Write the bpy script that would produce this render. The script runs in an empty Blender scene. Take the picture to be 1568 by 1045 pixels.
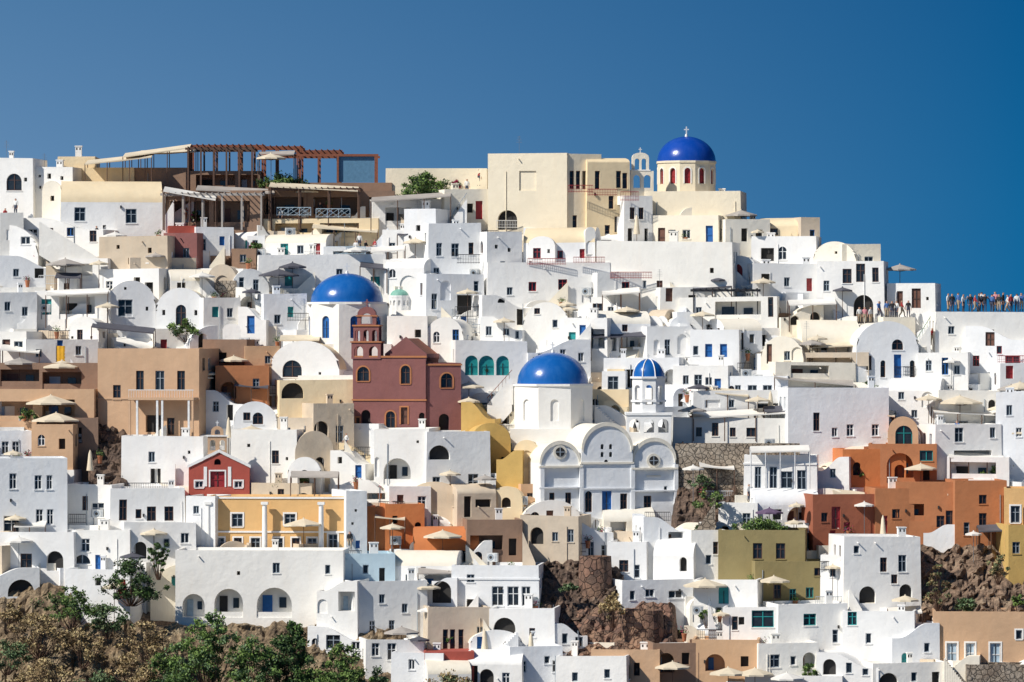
import bpy, math, random
from mathutils import Vector, noise
R=random.Random(7)
D=400.0; F=6880.0; ZC=32.0; A=1.3
def sc(Y): return (D+Y)/F
def P(px,py,Y):
    s=sc(Y); return Vector(((px-784)*s, Y, ZC+(522.5-py)*s))
def Yb(py):
    k=(522.5-py)/F; z=(ZC+D*k)/(1-A*k); return A*z
scene=bpy.context.scene
COL=scene.collection
# ---------------------------------------------------------------- materials
MATS={}
def nodes(name):
    m=bpy.data.materials.new(name); m.use_nodes=True
    nt=m.node_tree; b=nt.nodes['Principled BSDF']; MATS[name]=m
    return m,nt,b
def N(nt,t,**k):
    n=nt.nodes.new(t)
    for a,v in k.items(): setattr(n,a,v)
    return n
def mixc(nt,a,b,f,mode='MIX'):
    n=N(nt,'ShaderNodeMix',data_type='RGBA',blend_type=mode)
    for s,v in ((n.inputs[0],f),(n.inputs[6],a),(n.inputs[7],b)):
        if hasattr(v,'is_output'): nt.links.new(v,s)
        else: s.default_value=v
    return n.outputs[2]
def ramp(nt,src,stops):
    r=N(nt,'ShaderNodeValToRGB'); e=r.color_ramp.elements
    e[0].position,e[0].color=stops[0][0],stops[0][1]
    e[1].position,e[1].color=stops[1][0],stops[1][1]
    for p,c in stops[2:]:
        x=e.new(p); x.color=c
    nt.links.new(src,r.inputs[0]); return r.outputs[0]
def g(v): return (v,v,v,1)
def noisen(nt,co,scale,detail=5,mapping=None,rough=.6):
    n=N(nt,'ShaderNodeTexNoise'); n.inputs['Scale'].default_value=scale; n.inputs['Detail'].default_value=detail
    n.inputs['Roughness'].default_value=rough
    if mapping:
        mp=N(nt,'ShaderNodeMapping'); mp.inputs['Scale'].default_value=mapping
        nt.links.new(co,mp.inputs[0]); co=mp.outputs[0]
    nt.links.new(co,n.inputs['Vector']); return n.outputs['Fac']
def plaster(name,col,var=.09,streak=.10,rough=.9,dirt=(.55,.47,.38)):
    m,nt,b=nodes(name)
    geo=N(nt,'ShaderNodeNewGeometry'); co=geo.outputs['Position']
    c=(*col,1); cd=tuple(x*(1-var) for x in col)+(1,)
    f1=ramp(nt,noisen(nt,co,.45,6),[(.35,g(0)),(.68,g(1))])
    base=mixc(nt,c,cd,f1)
    f2=ramp(nt,noisen(nt,co,1.0,5,(1.6,1.6,.16)),[(.48,g(0)),(.75,g(1))])
    dcol=tuple(x*(.55+.45*y/.55) for x,y in zip(col,dirt))+(1,)
    mul=N(nt,'ShaderNodeMath',operation='MULTIPLY'); nt.links.new(f2,mul.inputs[0]); mul.inputs[1].default_value=streak*3
    base=mixc(nt,base,dcol,mul.outputs[0])
    f3=ramp(nt,noisen(nt,co,3.0,7,(1,1,.7),.7),[(.63,g(0)),(.72,g(1))])
    m3=N(nt,'ShaderNodeMath',operation='MULTIPLY'); nt.links.new(f3,m3.inputs[0]); m3.inputs[1].default_value=.35
    base=mixc(nt,base,tuple(x*.72 for x in dcol[:3])+(1,),m3.outputs[0])
    oi=N(nt,'ShaderNodeObjectInfo')
    rr=ramp(nt,oi.outputs['Random'],[(0,(.95,.97,1.0,1)),(1,(1.0,.98,.93,1)),(.5,(1,1,.995,1)),(.25,(.98,.975,.965,1))])
    base=mixc(nt,base,rr,1.0,'MULTIPLY')
    nt.links.new(base,b.inputs['Base Color']); b.inputs['Roughness'].default_value=rough
    bp=N(nt,'ShaderNodeBump'); bp.inputs['Strength'].default_value=.7; bp.inputs['Distance'].default_value=.07
    nt.links.new(noisen(nt,co,1.5,8),bp.inputs['Height']); nt.links.new(bp.outputs[0],b.inputs['Normal'])
    return m
def plain(name,col,rough=.6,metal=0,var=.12,scale=3,bump=0):
    m,nt,b=nodes(name)
    geo=N(nt,'ShaderNodeNewGeometry'); co=geo.outputs['Position']
    base=mixc(nt,(*col,1),tuple(x*(1-var*2) for x in col)+(1,),ramp(nt,noisen(nt,co,scale,4),[(.35,g(0)),(.7,g(1))]))
    nt.links.new(base,b.inputs['Base Color']); b.inputs['Roughness'].default_value=rough; b.inputs['Metallic'].default_value=metal
    if bump:
        bp=N(nt,'ShaderNodeBump'); bp.inputs['Strength'].default_value=bump; bp.inputs['Distance'].default_value=.05
        nt.links.new(noisen(nt,co,scale*3,6),bp.inputs['Height']); nt.links.new(bp.outputs[0],b.inputs['Normal'])
    return m
def stone(name,c1,c2,c3,scale=2.2,rough=.95,bump=1.0,dist=.15):
    m,nt,b=nodes(name)
    geo=N(nt,'ShaderNodeNewGeometry'); co=geo.outputs['Position']
    v=N(nt,'ShaderNodeTexVoronoi'); v.inputs['Scale'].default_value=scale; nt.links.new(co,v.inputs['Vector'])
    ve=N(nt,'ShaderNodeTexVoronoi',feature='DISTANCE_TO_EDGE'); ve.inputs['Scale'].default_value=scale; nt.links.new(co,ve.inputs['Vector'])
    sep=N(nt,'ShaderNodeSeparateColor'); nt.links.new(v.outputs['Color'],sep.inputs[0])
    cc=ramp(nt,sep.outputs[0],[(0,(*c1,1)),(1,(*c2,1))])
    cc=mixc(nt,cc,(*c3,1),ramp(nt,noisen(nt,co,.5,6),[(.4,g(0)),(.65,g(1))]))
    ed=ramp(nt,ve.outputs['Distance'],[(0,g(.4)),(.09,g(1))])
    cc=mixc(nt,cc,ed,1.0,'MULTIPLY')
    nt.links.new(cc,b.inputs['Base Color']); b.inputs['Roughness'].default_value=rough
    bp=N(nt,'ShaderNodeBump'); bp.inputs['Strength'].default_value=bump; bp.inputs['Distance'].default_value=dist
    ad=N(nt,'ShaderNodeMath',operation='ADD'); nt.links.new(ed,ad.inputs[0]); nt.links.new(noisen(nt,co,3,7),ad.inputs[1])
    nt.links.new(ad.outputs[0],bp.inputs['Height']); nt.links.new(bp.outputs[0],b.inputs['Normal'])
    return m
def rockmat(name,c1,c2,c3):
    m,nt,b=nodes(name)
    geo=N(nt,'ShaderNodeNewGeometry'); co=geo.outputs['Position']
    cc=ramp(nt,noisen(nt,co,.35,8,(1,1,2.2),.7),[(.32,(*c1,1)),(.7,(*c3,1)),(.5,(*c2,1))])
    f=ramp(nt,noisen(nt,co,2.5,8,None,.75),[(.4,g(.4)),(.62,g(1))])
    cc=mixc(nt,cc,f,1.0,'MULTIPLY')
    nt.links.new(cc,b.inputs['Base Color']); b.inputs['Roughness'].default_value=.95
    bp=N(nt,'ShaderNodeBump'); bp.inputs['Strength'].default_value=1; bp.inputs['Distance'].default_value=.35
    nt.links.new(noisen(nt,co,1.3,9,None,.7),bp.inputs['Height']); nt.links.new(bp.outputs[0],b.inputs['Normal'])
    return m
plaster('w',(.87,.86,.835)); plaster('b',(.82,.835,.85)); plaster('c',(.85,.79,.67)); plaster('e',(.83,.68,.45),.12,.14); plaster('i',(.84,.75,.58),.08,.08)
plaster('k',(.66,.55,.42),.2,.2); plaster('t',(.60,.39,.24),.14,.14); plaster('n',(.30,.19,.13),.18,.14)
plaster('s',(.76,.47,.20),.1,.1); plaster('o',(.48,.195,.085),.15,.15); plaster('O',(.62,.21,.07),.12,.12); plaster('r',(.42,.085,.06),.1,.08)
plaster('p',(.26,.105,.10),.18,.2); plaster('y',(.62,.41,.13),.14,.14); plaster('v',(.29,.235,.105),.14,.12); plaster('a',(.50,.64,.72),.1,.1)
plaster('R',(.36,.115,.06),.15,.15)
stone('q',(.34,.27,.20),(.16,.12,.09),(.40,.34,.27)); stone('Q',(.24,.13,.09),(.08,.055,.045),(.28,.17,.11),1.5)
rockmat('rock',(.10,.07,.05),(.33,.22,.15),(.50,.39,.27)); rockmat('rockdark',(.06,.045,.04),(.19,.125,.09),(.34,.24,.17)); rockmat('earth',(.12,.08,.05),(.33,.235,.14),(.50,.40,.26))
plain('glass',(.022,.028,.035),.12,0,.2); plain('fw',(.75,.76,.76),.5); plain('fg',(.32,.37,.42),.5); plain('fk',(.10,.05,.035),.5)
plain('blue',(.02,.13,.40),.4); plain('teal',(.02,.30,.30),.45); plain('red',(.33,.025,.03),.45); plain('brown',(.16,.07,.045),.6)
plain('pale',(.42,.55,.65),.5); plain('dark',(.03,.028,.027),.8); plain('green',(.06,.20,.09),.5)
plain('wood',(.13,.07,.045),.7,0,.2,6); plain('rust',(.28,.09,.045),.7,0,.2,5); plain('metal',(.30,.31,.32),.4,.6); plain('iron',(.04,.04,.045),.5,.3)
plain('cloth',(.72,.62,.46),.9,0,.08,1); plain('clothg',(.42,.38,.34),.9,0,.1,1); plain('clothd',(.09,.09,.11),.9,0,.1,1); plain('clothp',(.14,.09,.16),.9); plain('clothw',(.78,.75,.69),.9,0,.05,1)
plain('yellow',(.85,.45,.02),.7); plain('acw',(.66,.67,.66),.5); plain('terracotta',(.45,.17,.08),.8); plain('skin',(.50,.29,.20),.6,0,.05)
plain('glassb',(.12,.25,.38),.1,0,.1); plain('sea',(.01,.06,.12),.15,0,.2,.05,.3)
for nm,c in (('hair',(.04,.025,.018)),('shirt_white',(.75,.75,.73)),('shirt_black',(.02,.02,.025)),('shirt_red',(.42,.04,.04)),('shirt_blue',(.06,.15,.38)),('pants',(.05,.06,.10)),('shorts',(.38,.31,.22)),('shoe',(.06,.05,.05)),('shirt_pink',(.6,.25,.28))): plain(nm,c,.85)
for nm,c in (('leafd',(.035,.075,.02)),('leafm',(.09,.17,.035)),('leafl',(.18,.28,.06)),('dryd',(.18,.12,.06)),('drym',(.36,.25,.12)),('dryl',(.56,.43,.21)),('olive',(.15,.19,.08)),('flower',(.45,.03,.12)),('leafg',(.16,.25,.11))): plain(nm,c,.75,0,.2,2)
def domemat(name,col):
    m,nt,b=nodes(name)
    geo=N(nt,'ShaderNodeNewGeometry'); co=geo.outputs['Position']
    base=mixc(nt,(*col,1),(col[0]*2.2+.01,col[1]*1.35,col[2]*1.12,1),ramp(nt,noisen(nt,co,.9,7,(1.5,1.5,.5)),[(.42,g(0)),(.75,g(1))]))
    nt.links.new(base,b.inputs['Base Color']); b.inputs['Roughness'].default_value=.25
    bp=N(nt,'ShaderNodeBump'); bp.inputs['Strength'].default_value=.35; bp.inputs['Distance'].default_value=.05
    nt.links.new(noisen(nt,co,1.6,5),bp.inputs['Height']); nt.links.new(bp.outputs[0],b.inputs['Normal'])
domemat('dome',(.006,.10,.36)); domemat('domed',(.004,.055,.34)); plain('domeg',(.20,.45,.36),.6)
# ---------------------------------------------------------------- mesh builder
class MB:
    def __init__(s): s.v=[];s.f=[];s.m=[];s.sm=[];s.mats=[]
    def mi(s,mat):
        if mat not in s.mats: s.mats.append(mat)
        return s.mats.index(mat)
    def face(s,pts,mat,sm=False):
        q=[]
        for p in pts:
            p=tuple(p)
            if not q or (abs(p[0]-q[-1][0])+abs(p[1]-q[-1][1])+abs(p[2]-q[-1][2]))>1e-5: q.append(p)
        if len(q)>2 and (abs(q[0][0]-q[-1][0])+abs(q[0][1]-q[-1][1])+abs(q[0][2]-q[-1][2]))<1e-5: q.pop()
        if len(q)<3: return
        i=len(s.v); s.v+=q; s.f.append(tuple(range(i,i+len(q)))); s.m.append(s.mi(mat)); s.sm.append(sm)
    def box(s,x0,x1,y0,y1,z0,z1,mat,bottom=True):
        a=[(x0,y0,z0),(x1,y0,z0),(x1,y1,z0),(x0,y1,z0),(x0,y0,z1),(x1,y0,z1),(x1,y1,z1),(x0,y1,z1)]
        fs=[(0,1,5,4),(1,2,6,5),(2,3,7,6),(3,0,4,7),(4,5,6,7)]+([(3,2,1,0)] if bottom else [])
        for f in fs: s.face([a[i] for i in f],mat)
    def grid(s,rows,mat,sm=True,closed=False):
        i0=len(s.v); n=len(rows[0]); k=s.mi(mat)
        for r in rows: s.v+=[tuple(p) for p in r]
        for a in range(len(rows)-1):
            for b in range(n if closed else n-1):
                c=(b+1)%n
                s.f.append((i0+a*n+b,i0+a*n+c,i0+(a+1)*n+c,i0+(a+1)*n+b)); s.m.append(k); s.sm.append(sm)
    def tube(s,p0,p1,r0,r1,mat,n=6):
        p0=Vector(p0);p1=Vector(p1); d=(p1-p0)
        if d.length<1e-4: return
        d.normalize(); a=d.orthogonal().normalized(); b=d.cross(a)
        rows=[[p+(a*math.cos(2*math.pi*i/n)+b*math.sin(2*math.pi*i/n))*r for i in range(n)] for p,r in ((p0,r0),(p1,r1))]
        s.grid(rows,mat,True,True); s.face(rows[1],mat); s.face(rows[0][::-1],mat)
    def dome(s,c,r,h,mat,n=40,m=12,full=True):
        rows=[]
        for j in range(m+1):
            t=math.pi/2*j/m
            rr=max(r*math.cos(t),.002)
            rows.append([(c[0]+rr*math.cos(2*math.pi*i/n),c[1]+rr*math.sin(2*math.pi*i/n),c[2]+h*math.sin(t)) for i in range(n)])
        s.grid(rows,mat,True,True)
    def ring(s,c,r0,r1,z0,z1,mat,n=40,sm=True):
        def rr(r,z): return [(c[0]+r*math.cos(2*math.pi*(i+.5)/n),c[1]+r*math.sin(2*math.pi*(i+.5)/n),z) for i in range(n)]
        s.grid([rr(r0,z0),rr(r1,z0)],mat,False,True); s.grid([rr(r1,z0),rr(r1,z1)],mat,sm,True); s.grid([rr(r1,z1),rr(r0,z1)],mat,False,True)
    def make(s,name,loc=(0,0,0),rz=0):
        me=bpy.data.meshes.new(name); me.from_pydata(s.v,[],s.f)
        for m in s.mats: me.materials.append(MATS[m])
        me.polygons.foreach_set('material_index',s.m); me.polygons.foreach_set('use_smooth',s.sm); me.update()
        o=bpy.data.objects.new(name,me); o.location=loc; o.rotation_euler=(0,0,rz); COL.objects.link(o); return o
# kinds: depth, back material, frame material, style
KIND={'w':(.2,'glass','fw','win'),'g':(.2,'glass','fg','win'),'k':(.22,'glass','fk','win'),'u':(.2,'blue','blue','door'),'t':(.2,'teal','teal','door'),
'r':(.2,'red','red','door'),'n':(.2,'brown','fk','door'),'y':(.2,'pale','fw','door'),'d':(.5,'dark',None,None),'l':(1.5,None,None,'log'),'o':(0,None,None,'open'),
'c':(.15,None,None,None),'b':(.2,'glass','blue','win'),'z':(.2,'glass','teal','win'),'f':(.2,'glass','red','win')}
def wall(mb,O,t,n,L,z0,z1,ops,mat,top=None,trim=None,thick=.4,reveal=True):
    tp=top or (lambda u:z1)
    def pt(u,v,d=0): return (O[0]+t[0]*u+n[0]*d,O[1]+t[1]*u+n[1]*d,v)
    def wb(u0,u1,v0,v1,d0,d1,m):
        a=[pt(u0,v0,d0),pt(u1,v0,d0),pt(u1,v0,d1),pt(u0,v0,d1),pt(u0,v1,d0),pt(u1,v1,d0),pt(u1,v1,d1),pt(u0,v1,d1)]
        for f in ((0,1,5,4),(1,2,6,5),(3,0,4,7),(4,5,6,7),(3,2,1,0)): mb.face([a[i] for i in f],m)
    H=[]
    for k,u0,u1,v0,v1 in ops:
        u0=max(u0,.08);u1=min(u1,L-.08);v0=max(v0,z0+.02)
        if u1-u0<.2: continue
        v1=min(v1,(min(tp(u0),tp(u1),tp((u0+u1)/2)) if k.islower() or not top else tp((u0+u1)/2))-.08)
        if v1-v0<.2: continue
        if any(u0<h[2]+.05 and u1>h[1]-.05 and v0<h[4]+.05 and v1>h[3]-.05 for h in H): continue
        H.append((k,u0,u1,v0,v1))
    us={0,L}; vs={z0}
    for h in H: us|={h[1],h[2]}; vs|={h[3],h[4]}
    if top:
        for i in range(25): us.add(L*i/24)
    us=sorted(us); vs=sorted(vs|{max(tp(u) for u in us)})
    for ua,ub in zip(us,us[1:]):
        if ub-ua<1e-5: continue
        for va,vb in zip(vs,vs[1:]):
            um=(ua+ub)/2; vm=(va+vb)/2
            if any(h[1]<um<h[2] and h[3]<vm<h[4] for h in H): continue
            tl=max(va,min(vb,tp(ua)));tr=max(va,min(vb,tp(ub)))
            if tl<=va and tr<=va: continue
            mb.face([pt(ua,va),pt(ub,va),pt(ub,tr),pt(ua,tl)],mat)
    for k,u0,u1,v0,v1 in H:
        dr,bm,fm,st=KIND[k.lower()]; arch=k.isupper() ; bm=bm or mat
        if st=='open': dr=thick
        if arch:
            cu=(u0+u1)/2; rx=(u1-u0)/2; ry=min(rx,(v1-v0)*.95); sp=v1-ry; K=12
            arc=[(cu-rx*math.cos(math.pi*i/K),sp+ry*math.sin(math.pi*i/K)) for i in range(K+1)]
            for i in range(K):
                cr=(u0,v1) if i<K/2 else (u1,v1)
                mb.face([pt(*cr),pt(*arc[i]),pt(*arc[i+1])],mat)
            ol=[(u0,v0)]+arc+[(u1,v0)]
        else:
            ol=[(u0,v0),(u0,v1),(u1,v1),(u1,v0)]; sp=v1
        if not reveal: continue
        for (a,b) in zip(ol,ol[1:]+ol[:1]): mb.face([pt(*a),pt(*b),pt(b[0],b[1],dr),pt(a[0],a[1],dr)],mat)
        if st!='open': mb.face([pt(a[0],a[1],dr) for a in ol],bm)
        W=u1-u0;Hh=v1-v0;e=.004
        if st=='win':
            fr=.075
            wb(u0+e,u0+fr,v0+e,sp,dr-.07,dr-.005,fm); wb(u1-fr,u1-e,v0+e,sp,dr-.07,dr-.005,fm)
            wb(u0+fr,u1-fr,v0+e,v0+fr,dr-.07,dr-.005,fm)
            if not arch: wb(u0+fr,u1-fr,v1-fr,v1-e,dr-.07,dr-.005,fm)
            if W>.55: wb((u0+u1)/2-.04,(u0+u1)/2+.04,v0+fr,(v1 if arch else v1-fr)-.02,dr-.075,dr-.005,fm)
            if Hh>1.0: wb(u0+fr,u1-fr,v0+Hh*.6,v0+Hh*.6+.06,dr-.065,dr-.005,fm)
            if Hh<1.8: wb(u0-.07,u1+.07,v0-.09,v0-.004,-.07,.02,trim or mat)
        elif st=='door':
            wb(u0+e,u0+.09,v0,sp,dr-.06,dr-.005,fm); wb(u1-.09,u1-e,v0,sp,dr-.06,dr-.005,fm)
            wb(u0+.09,u1-.09,v0+Hh*.45,v0+Hh*.45+.1,dr-.06,dr-.005,fm)
            if not arch: wb(u0+.09,u1-.09,v1-.1,v1-e,dr-.06,dr-.005,fm)
            if W>.8: wb((u0+u1)/2-.03,(u0+u1)/2+.03,v0,sp-.1,dr-.07,dr-.005,'dark')
        elif st=='log':
            dd=dr
            wb(u0+W*.12,u0+W*.40,v0,v0+min(2.1,Hh*.72),dd-.08,dd-.01,R.choice(['brown','glass','dark','pale','blue']))
            if W>2: wb(u0+W*.6,u0+W*.8,v0+Hh*.3,v0+Hh*.65,dd-.08,dd-.01,'glass')
            if W>2.4: wb(u0+.004,u1-.004,v0,v0+.5,.1,.2,mat)
        if trim and st in('win','door'):
            wb(u0-.14,u0-.003,v0,sp,-.05,.02,trim);wb(u1+.003,u1+.14,v0,sp,-.05,.02,trim)
            if not arch: wb(u0-.14,u1+.14,v1+.003,v1+.14,-.05,.02,trim)
            else:
                K=10
                for i in range(K):
                    a0=math.pi*i/K;a1=math.pi*(i+1)/K
                    q=[]
                    for a,rr in ((a0,1.0),(a1,1.0),(a1,1+.14/rx),(a0,1+.14/rx)): q.append((cu-rx*rr*math.cos(a),sp+ry*rr*math.sin(a)))
                    mb.face([pt(x,y,-.05) for x,y in q],trim); mb.face([pt(*q[2],-.05),pt(*q[3],-.05),pt(*q[3],.01),pt(*q[2],.01)],trim)
def shape(w,zt,roof,rise):
    hs=zt-rise
    if roof=='V': return lambda u: hs+rise*math.sqrt(max(0,1-((u-w/2)/(w/2))**2))
    if roof=='G': return lambda u: hs+rise*(1-abs(u-w/2)/(w/2))
    sm=lambda x: (lambda q:q*q*(3-2*q))(min(1,max(0,x)))
    if roof=='S': return lambda u: hs+rise*sm((u/w-.15)/.6)
    if roof=='Z': return lambda u: hs+rise*sm(((w-u)/w-.15)/.6)
def block(mb,x0,x1,y0,d,zb,zt,mat,roof='F',rise=None,ops=(),sR=(),sL=(),ext=5,trim=None,rm=None,cor=(),par=.3):
    w=x1-x0; rm=rm or mat; h=zt-zb
    if rise is None: rise={'V':min(w*.5,h*.62),'G':w*.22,'X':1.2,'F':0,'S':min(1.3,h*.35),'Z':min(1.3,h*.35)}[roof]
    if roof in 'VG': rise=min(rise,h*.9)
    hs=zt-rise; y1=y0+d
    if roof in 'VGSZ':
        top=shape(w,zt,roof,rise)
        wall(mb,(x0,y0),(1,0),(0,1),w,zb-ext,zt,ops,mat,top,trim)
        for (xx,nn,so,tt) in ((x1,(-1,0),sR,top(w)),(x0,(1,0),sL,top(0))): wall(mb,(xx,y0),(0,1),nn,d,zb-ext,tt,so,mat,None,trim)
        K=20; us=[w*(1-math.cos(math.pi*i/K))/2 for i in range(K+1)]
        lp=.14; th=.32
        o=[(x0+u,top(u)) for u in us]; q=[(x0+u,top(u)-lp if 0<i<K else top(u)-.02) for i,u in enumerate(us)]
        mb.grid([[(a,y0,b) for a,b in o],[(a,y0+th,b) for a,b in o]],mat,roof=='V'); mb.grid([[(a,y0+th,b) for a,b in o],[(a,y0+th,b) for a,b in q]],mat,False)
        mb.grid([[(a,y0+th,b) for a,b in q],[(a,y1,b) for a,b in q]],rm,roof!='G')
        mb.face([(x0,y1,zb-ext),(x1,y1,zb-ext)]+[(a,y1,b) for a,b in reversed(q)],mat)
    elif roof=='X':
        top=shape(d,zt,'V',rise)
        wall(mb,(x0,y0),(1,0),(0,1),w,zb-ext,hs,ops,mat,None,trim)
        for (xx,nn,so) in ((x1,(-1,0),sR),(x0,(1,0),sL)): wall(mb,(xx,y0),(0,1),nn,d,zb-ext,zt,so,mat,top,trim)
        K=20; us=[d*(1-math.cos(math.pi*i/K))/2 for i in range(K+1)]
        mb.grid([[(x0,y0+u,top(u)) for u in us],[(x1,y0+u,top(u)) for u in us]],rm,True)
        mb.face([(x0,y1,zb-ext),(x1,y1,zb-ext),(x1,y1,hs),(x0,y1,hs)],mat)
    else:
        wall(mb,(x0,y0),(1,0),(0,1),w,zb-ext,zt,ops,mat,None,trim)
        for (xx,nn,so) in ((x1,(-1,0),sR),(x0,(1,0),sL)): wall(mb,(xx,y0),(0,1),nn,d,zb-ext,zt,so,mat,None,trim)
        mb.face([(x0,y1,zb-ext),(x1,y1,zb-ext),(x1,y1,zt),(x0,y1,zt)],mat)
        e=min(.22,w*.2,d*.2); i=[(x0+e,y0+e),(x1-e,y0+e),(x1-e,y1-e),(x0+e,y1-e)]; o=[(x0,y0),(x1,y0),(x1,y1),(x0,y1)]
        for a in range(4):
            b=(a+1)%4
            mb.face([(*o[a],zt),(*o[b],zt),(*i[b],zt),(*i[a],zt)],rm)
            mb.face([(*i[a],zt),(*i[b],zt),(*i[b],zt-par),(*i[a],zt-par)],mat)
        mb.face([(*p,zt-par) for p in i],rm)
    for cz,ch in cor: mb.box(x0-.09,x1+.09,y0-.09,y0+.3,cz,cz+ch,trim or mat)
def chimney(mb,x,y,z,mat='w'):
    w=R.uniform(.22,.42);h=R.uniform(.6,1.4)
    mb.box(x-w,x+w,y-w*.7,y+w*.7,z-.3,z+h,mat); mb.box(x-w-.06,x+w+.06,y-w*.7-.06,y+w*.7+.06,z+h,z+h+.1,mat)
    for sx in(-1,1): mb.box(x+sx*w*.5-.07,x+sx*w*.5+.07,y-w*.7-.004,y-w*.7+.02,z+h-.35,z+h-.12,'dark')
NAMES={'w':'whitewashed_house','b':'whitewashed_house','c':'cream_house','e':'cream_house','i':'cream_house','k':'plaster_house','t':'tan_house','n':'brown_house','s':'sand_orange_villa','o':'terracotta_house','O':'orange_house','r':'red_house','p':'burgundy_house','y':'yellow_house','v':'olive_house','q':'stone_wall','Q':'lava_stone_wall','a':'pale_blue_house','R':'terracotta_house'}
def parse(o,x0,s,cs,zof):
    out=[]
    for it in o.split(';'):
        it=it.strip()
        if not it or it=='*': continue
        k=it[0]; cx,ty,w,h=[float(q) for q in it[1:].split(',')]
        out.append((k,(cx-w/2-x0)*s/cs,(cx+w/2-x0)*s/cs,zof(ty+h),zof(ty)))
    return out
def auto(x0,x1,yt,yb,c):
    o=[];n=max(1,int((x1-x0)/27)); hh=yb-yt
    ws=(x1-x0)/n
    fl=[yt+hh*.3] if hh<62 else [yt+13,yt+52]
    for fy in fl:
        for i in range(n):
            if R.random()<.18: continue
            cx=x0+ws*(i+.5)+R.uniform(-4,4); k=R.choice('wwwgkkdudnuWKDbrlLDtlgk' if c in 'wbck' else 'wwgkkndWlL')
            dd=k.lower() in 'udnrt'
            ww=R.uniform(18,28) if k in 'lL' else (R.uniform(8,15) if not dd else R.uniform(9,13))
            o.append('%s%.0f,%.0f,%.0f,%.0f'%(k,cx,fy+R.uniform(-4,4),ww,min(hh-8,(R.uniform(26,32) if dd or k in 'lL' else R.uniform(11,22)))))
    return ';'.join(o)
def h(x0,x1,yt,yb,c='w',yaw=None,d=5.5,r=None,o='',rise=None,Y=None,so='',sl='',name=None,rm=None,trim=None,co='',ch=None,ext=5,par=.3,fill=False):
    if Y is None: Y=Yb(yb)
    if yaw is None: yaw=R.choice([-1,1])*R.uniform(4,28)
    elif c in 'wbck' and not name and abs(yaw)<11: yaw=yaw*1.9
    if r is None:
        r='F'
        if c in 'wbc' and not co and x1-x0<110: r=R.choice('FFFFFFSZZSVX')
    th=math.radians(yaw); cs=math.cos(th); s=sc(Y)
    isauto=o=='*'
    if isauto: o=auto(x0,x1,yt,yb,c)
    elif o.count(';')<2 and c in 'wbckt' and not name:
        o=o+(';' if o else '')+auto(x0,x1,yt,min(yb,yt+60),c)
    loc=P((x0+x1)/2,yb,Y); w=(x1-x0)*s/cs; H=(yb-yt)*s
    zof=lambda py:(yb-py)*s
    ops=parse(o,x0,s,cs,zof)
    sn=max(.05,abs(math.sin(th)))
    sR=parse(so,x1,s,sn,zof); sL=[]
    if c in 'wbcktno' and d>4 and H>2.5 and not fill:
        for q in (sR,sL):
            if not q and R.random()<.6: q.append((R.choice('gkwdK'),1.2,2.0,H-2.1,H-.9)); q.append((R.choice('gkw'),3.2,4.0,H-2.1,H-.9))
    mb=MB()
    cor=[(zof(float(q)),.16) for q in co.split(',')] if co else ()
    if rm is None and c in 'wb' and r in 'VX' and R.random()<.5: rm='c'
    block(mb,-w/2,w/2,0,d,0,H,c,r,rise*s if rise else None,ops,sR,sL,ext,trim,rm,cor,par)
    if r=='F' and c not in 'qQ':
        nch=(R.random()<.6) if ch is None else ch
        for i in range(int(nch)):
            if w>2.5: chimney(mb,R.uniform(-w/2+.8,w/2-.8),R.uniform(1,max(1.2,d-1)),H-.3,c if c in 'wbck' else 'w')
    if c not in 'qQ' and w>2.5 and r!='V':
        for i in range(R.choice((0,1,1,2))):   # drain pipes, wall lamps, spouts
            x=R.uniform(-w/2+.3,w/2-.3); q=R.random()
            if q<.4: mb.tube((x,-.06,-1),(x,-.06,H*.8),.035,.035,'fg' if q<.2 else c,5)
            elif q<.7: mb.box(x-.07,x+.07,-.2,-.003,H*.55,H*.55+.28,'dark')
            else: mb.tube((x,.1,H-.55 if r=='F' else H*.5),(x,-.35,H-.6 if r=='F' else H*.5-.05),.06,.06,c,6)
    if isauto and w>3.2:
        q=R.random()
        if q<.45:
            pw=w*R.uniform(.3,.55); a=R.choice([-w/2+.05,w/2-pw-.05]); ph=H*R.uniform(.4,.7)
            block(mb,a,a+pw,-R.uniform(.8,1.6),1.5,0,ph,c,R.choice('FFVSZX'),None,[(R.choice('DKLdgw'),pw*.25,pw*.7,.2,ph*.75)],(),(),ext)
        elif q<.65:
            n=int(H/.2); sx=R.choice([-1,1]); l=min(w*.8,H*1.1)
            for i in range(n): mb.box(sx*(-l/2+l*i/n)-.001*i,sx*(-l/2+l*i/n)+sx*l/n,-1.0,-.003,-ext,H*(i+1)/n*.95,c)
    if fill and w>4 and R.random()<.4 and r=='F':
        pw=w*R.uniform(.3,.5); a=R.uniform(-w/2+.3,w/2-pw-.3); ph=R.uniform(1.2,2.0)
        block(mb,a,a+pw,1.2,d-1.6,H-.3,H+ph,c,R.choice('FVX'),None,[(R.choice('dgku'),pw*.3,pw*.6,H,H+ph*.7)],(),(),0)
    if c in 'wbckie' and not name:
        ta=R.uniform(-.004,.004); tb=R.uniform(.002,.006)
        mb.v=[(x*(1-tb*z) if z>0 else x,y,z*(1+ta*x) if z>0 else z) for x,y,z in mb.v]
    return mb.make(name or (('vaulted_' if r in 'VX' and c not in 'qQ' else '')+NAMES[c]),loc,-th)
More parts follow.
